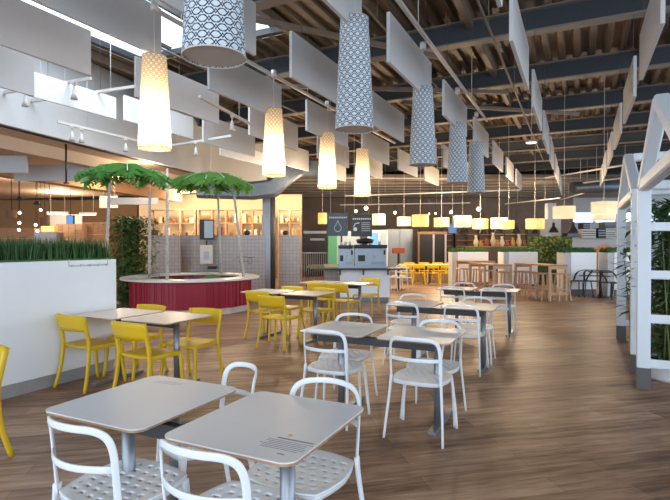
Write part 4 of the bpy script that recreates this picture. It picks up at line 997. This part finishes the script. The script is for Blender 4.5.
for px, py, lb in ((562, 300.5, 'pine bar stool under the open end of the closest bar table'), (545, 300, 'pine bar stool at the long side of the closest bar table'), (537, 299.0, 'pine bar stool second along the closest bar table'), (528, 297.0, 'pine bar stool third along the closest bar table'), (521, 295.5, 'pine bar stool farthest along the closest bar table'), (503, 297, 'pine bar stool under the end of the second bar table'), (487, 294.5, 'pine bar stool at the long side of the second bar table'), (479, 292, 'pine bar stool next to the smallest bar table'), (462, 291, 'pine bar stool in front of the farthest hedge planter')):
    g = G(px, py); place(ST, SU2, (g[0], g[1], 0), A2 + random.uniform(-.1, .1), lb, 'pine bar stools')
# ---- black café chairs and table
def make_black_chair():
    t = empty('black_chair', (0, 0, 0), 0, 'x', 'chair'); MB().prism(rounded(.44, .42, .08), .445, .465).build('seat', blackmetal, t)
    for s in (-1, 1):
        MB().bar((s * .19, -.18, .45), (s * .23, -.24, 0), .025, .025, (0, 1, 0)).build('leg', blackmetal, t); MB().bar((s * .19, .17, .45), (s * .22, .2, 0), .025, .025, (0, 1, 0)).build('leg', blackmetal, t)
    m_ = MB(); m_.sweep(spline([(-.2, .05, .45), (-.22, -.05, .62), (-.22, -.18, .73), (-.12, -.25, .78), (.12, -.25, .78), (.22, -.18, .73), (.22, -.05, .62), (.2, .05, .45)], 5), .05, .022, (0, 0, 1)); m_.sweep([(-.2, -.2, .62), (0, -.24, .62), (.2, -.2, .62)], .03, .015, (0, 1, 0)); m_.build('backrest', blackmetal, t)
    return t
BC = make_black_chair(); BU2 = {'n': 0}
for px, py, rz, lb in ((581, 295.5, 10, 'black chair standing clear in front of the white hedge planter'), (592.5, 295.8, -20, 'black chair second along, before the white hedge planter'), (612, 298, 200, 'black chair on the aisle side of the dark round table'), (605, 293, 180, 'black chair behind the dark round table'), (624, 299.5, 90, 'black chair partly behind the white post')):
    g = G(px, py + 1); place(BC, BU2, (g[0], g[1], 0), YAW + R(rz), lb, 'black café chairs')
g = G(600.5, 297.5); t = empty('round_table', (g[0], g[1], 0), 0, 'small dark round table among the black chairs', 'table')
MB().tube((0, 0, .72), (0, 0, .745), .33, n=30).build('tabletop', black, t); MB().tube((0, 0, .02), (0, 0, .72), .03, n=12).build('post', black, t); MB().tube((0, 0, 0), (0, 0, .02), .22, n=24).build('base', black, t)
m_ = MB()
# ---- far yellow chairs behind the coffee counter
for i, (px, D, rz) in enumerate(((405, 19.1, 0), (410, 20.8, 180), (418, 19.1, 0), (426, 20.8, 190), (432, 19.1, 0), (439, 20.8, 180), (446, 19.1, -5), (452, 20.8, 170))):
    x, y = W(px, D); o = ychair(x, y, YAW + R(rz), 'small far yellow chair beyond the coffee counter, %s from the counter' % ORD[i]); o['group'] = 'yellow chairs beyond the coffee counter'
for i, px in enumerate((408, 430, 450)):
    x, y = W(px, 19.9); t = empty('dining_table', (x, y, 0), YAW, 'pale far table among the yellow chairs, %s from the coffee counter' % ORD[i], 'table', 'far tables among yellow chairs')
    MB().box((0, 0, .73), (.7, .6, .03)).build('tabletop', counter_white, t); MB().tube((0, 0, .02), (0, 0, .715), .03, n=10).build('post', dark_steel, t); MB().box((0, 0, .012), (.5, .4, .024)).build('base', dark_steel, t)
for i, (px, D, rz) in enumerate(((394, 16.5, 60), (404, 16.3, -30), (399, 17.2, 150))):
    x, y = W(px, D); wchair(x, y, YAW + R(rz), 'far white chair beside the coffee counter end, %s of three' % ORD[i])
x, y = W(398.5, 16.8); t = empty('dining_table', (x, y, 0), YAW, 'pale table beside the end of the coffee counter', 'table'); MB().box((0, 0, .73), (.62, .6, .03)).build('tabletop', counter_white, t); MB().tube((0, 0, .02), (0, 0, .715), .03, n=10).build('post', dark_steel, t); MB().box((0, 0, .012), (.4, .4, .024)).build('base', dark_steel, t)

# ---- kitchen block at the back right
def block(name, px0, px1, py0, py1, D, m, label, cat, dep=.6):
    x, y = W((px0 + px1) / 2, D); w_ = (px1 - px0) / F * D; z1 = CH - (py0 - HY) * D / F; z0 = max(0, CH - (py1 - HY) * D / F)
    t = empty(name, (x, y, z0), YAW, label, cat); MB().box((0, dep / 2, (z1 - z0) / 2), (w_, dep, z1 - z0)).build('body', m, t, .01); return t, w_, z1 - z0
t, w_, h = block('kitchen_counter', 570, 623, 237, 282, 24, plaster, 'long pale grey kitchen counter behind the hedge planters', 'counter', 1.0)
MB().box((0, .5, h + .02), (w_ + .06, 1.06, .04)).build('worktop', steel, t)
t, w_, h = block('range_hood', 545, 561, 219, 236, 25, plaster, 'pale grey kitchen hood above the green wall', 'hood'); MB().box((0, .3, h + .4), (w_ * .5, .4, .8)).build('flue', plaster, t)
for i, (a, c_, y0, y1, m) in enumerate(((543, 553, 235, 241, grey_steel), (567, 577, 233, 237, black), (582, 596, 229, 238, rail_m), (598, 606, 228, 238, black), (604, 616, 222, 227.5, black), (606, 615, 231, 238, rail_m), (583, 590, 223, 229, black))):
    t, w_, h = block('stacked_trays', a, c_, y0, y1, 23.7, m, ['steel appliance', 'dark flat tray', 'white stack of trays', 'black upright box', 'black shelf unit', 'white tray stack', 'black cooking pot'][i] + ' on the pale kitchen counter, %s from the green wall' % ORD[i], 'kitchenware', .5)
    for k in range(3): MB().box((0, -.012, h * (.25 + .25 * k)), (w_ * .94, .03, h * .08)).build('tray_edge', black if m is rail_m else steel, t)
# dark shelving bays along the back with warm items
for i, (a, c_) in enumerate(((420, 452), (455, 490), (492, 526))):
    t, w_, h = block('back_shelf', a, c_, 229, 281, 29, dark_wall, 'dark open shelving on the back wall, %s bay from the coffee counter' % ORD[i], 'shelf', .5)
    for k in range(4): MB().box((0, -.1, h * (.45 + .14 * k)), (w_, .2, .04)).build('shelf_board', pine_dark, t)
    for s in (-.5, -.17, .17, .5): MB().box((w_ * s, -.1, h / 2), (.06, .2, h)).build('upright', blackmetal, t)
# lit vases and warm glass objects on a middle counter
t, w_, h = block('display_counter', 470, 530, 247, 284, 22.5, dark_wall, 'dark display counter behind the hedge planters with glowing goods', 'counter', .6)
MB().box((0, .3, h + .015), (w_ + .05, .66, .03)).build('worktop', pine_dark, t)
for i, (px, hh, m) in enumerate(((476, .5, 3), (481, .25, 1), (487, .35, 0), (493, .62, 3), (497, .3, 1), (502, .45, 5), (507, .25, 0), (513, .4, 1), (519, .55, 3), (524, .3, 4))):
    x, y = W(px, 22.75); t = empty('vase', (x, y, CH - 2 * 22.5 / F + .03), 0, 'vase on the dark display counter, %s from the coffee counter side' % ORD[i], 'vase', 'vases on the dark display counter')
    MB().lathe([(.001, 0), (.07, 0), (.12, hh * .35), (.05, hh * .8), (.07, hh), (.05, hh)], n=14).build('vase_body', itemc[m], t)
# framed window bay with dark glazing, and green pillar, railing left of the coffee counter
t, w_, h = block('glazed_partition', 418, 446, 233, 283, 26, black, 'dark glazed doorway with pale mullion beyond the yellow chairs', 'partition', .08)
for s in (-.48, .05, .48): MB().box((w_ * s, -.03, h / 2), (.09, .06, h)).build('mullion', plaster if s > 0 else pine_dark, t)
MB().box((0, -.03, h), (w_ + .1, .08, .14)).build('lintel', pine_dark, t)
t, w_, h = block('glazed_partition', 388, 412, 229, 284, 27, grey_steel, 'pale grey glass partition behind the coffee counter', 'partition', .08)
for s in (-.5, 0, .5): MB().box((w_ * s, -.03, h / 2), (.06, .06, h)).build('mullion', steel, t)
t, w_, h = block('illuminated_pillar', 328, 337, 232, 288, 17.5, green_glow, 'green backlit pillar beneath the water drop sign', 'pillar', .3); MB().box((0, .15, h + .05), (w_ + .04, .34, .1)).build('cap', dark_steel, t)
t, w_, h = block('fridge_display', 368, 388, 230, 284, 19, plaster, 'pale drinks fridge behind the espresso machine', 'fridge', .6); MB().box((-w_ * .2, -.01, h * .8), (w_ * .4, .02, h * .3)).build('door_panel', bluebox, t); MB().box((w_ * .25, -.01, h * .8), (w_ * .3, .02, h * .32)).build('door_panel', screen_m, t)
t, w_, h = block('fridge_display', 337, 360, 231, 284, 19.3, screen_m, 'pale lit drinks fridge behind the hanging signs', 'fridge', .6); MB().box((-w_ * .3, -.02, h * .6), (.06, .04, h * .8)).build('handle', black, t)
t, w_, h = block('dark_doorway_frame', 303, 327, 229, 290, 24, black, 'dark doorway left of the green pillar', 'doorway', .2)
MB().box((0, -.02, h * .93), (w_ * .96, .04, .12)).build('lintel', steel, t); MB().box((w_ * .1, -.02, h * .78), (w_ * .6, .03, .1)).build('glazing_bar', screen_m, t)
rl = empty('balustrade', W(302, 17.8) + (0,), YAW + R(2), 'grey steel balustrade between tiled screen and coffee counter', 'railing'); LL = 26 / F * 17.8
MB().box((LL / 2, 0, 1.22), (LL, .05, .04)).build('handrail', steel, rl)
for k in range(13): MB().tube((LL * k / 12, 0, 0), (LL * k / 12, 0, 1.2), .012, n=8).build('baluster', steel, rl)
# red goods near the glass partition
t, w_, h = block('red_display_box', 393, 405, 248, 253.5, 24.5, itemc[0], 'red-orange display box on a stand before the glass partition', 'box', .4); MB().box((0, .2, -.55), (.1, .1, 1.1)).build('stand', black, t)
x, y = W(452.5, 20.8); t = empty('blue_hanging_sign', (x, y, 2.0), YAW, 'small blue hanging sign under the drum lamps', 'sign')
MB().box((0, 0, .17), (.32, .05, .36)).build('board', mat('blue_sign', (.02, .10, .40), .5), t); MB().tube((0, 0, .3), (0, 0, ZD - 2.0), .008, n=6).build('hanging_wire', rail_m, t)
# ceiling downlight and far duct
t = empty('ceiling_downlight', W(531, 12.5) + (CH + 102 * 12.5 / F,), 0, 'single round white downlight hanging over the open aisle', 'light'); MB().tube((0, 0, 0), (0, 0, .06), .14, .15, n=24).build('housing', rail_m, t); MB().tube((0, 0, -.006), (0, 0, 0), .125, n=24).build('lens', bulb_cool, t); MB().tube((0, 0, .06), (0, 0, ZD - CH - 102 * 12.5 / F + .03), .008, n=6).build('hanging_rod', rail_m, t)
t = empty('round_air_duct', W(572, 23.2) + (CH + 57 * 23.2 / F,), YAW, 'silver foil round duct running across the far ceiling', 'duct'); MB().tube((0, 0, 0), (3.0, .2, .15), .27, n=24).build('duct_body', duct_m, t); MB().tube((3.0, .2, .15), (5.4, 1.8, .1), .27, n=24).build('duct_end', duct_m, t)
m_ = MB()
for x in (.4, 2.6): m_.tube((x, .05, .2), (x, .05, ZD - CH - 57 * 23.2 / F), .01, n=6)
m_.build('hanging_rod', rail_m, t)
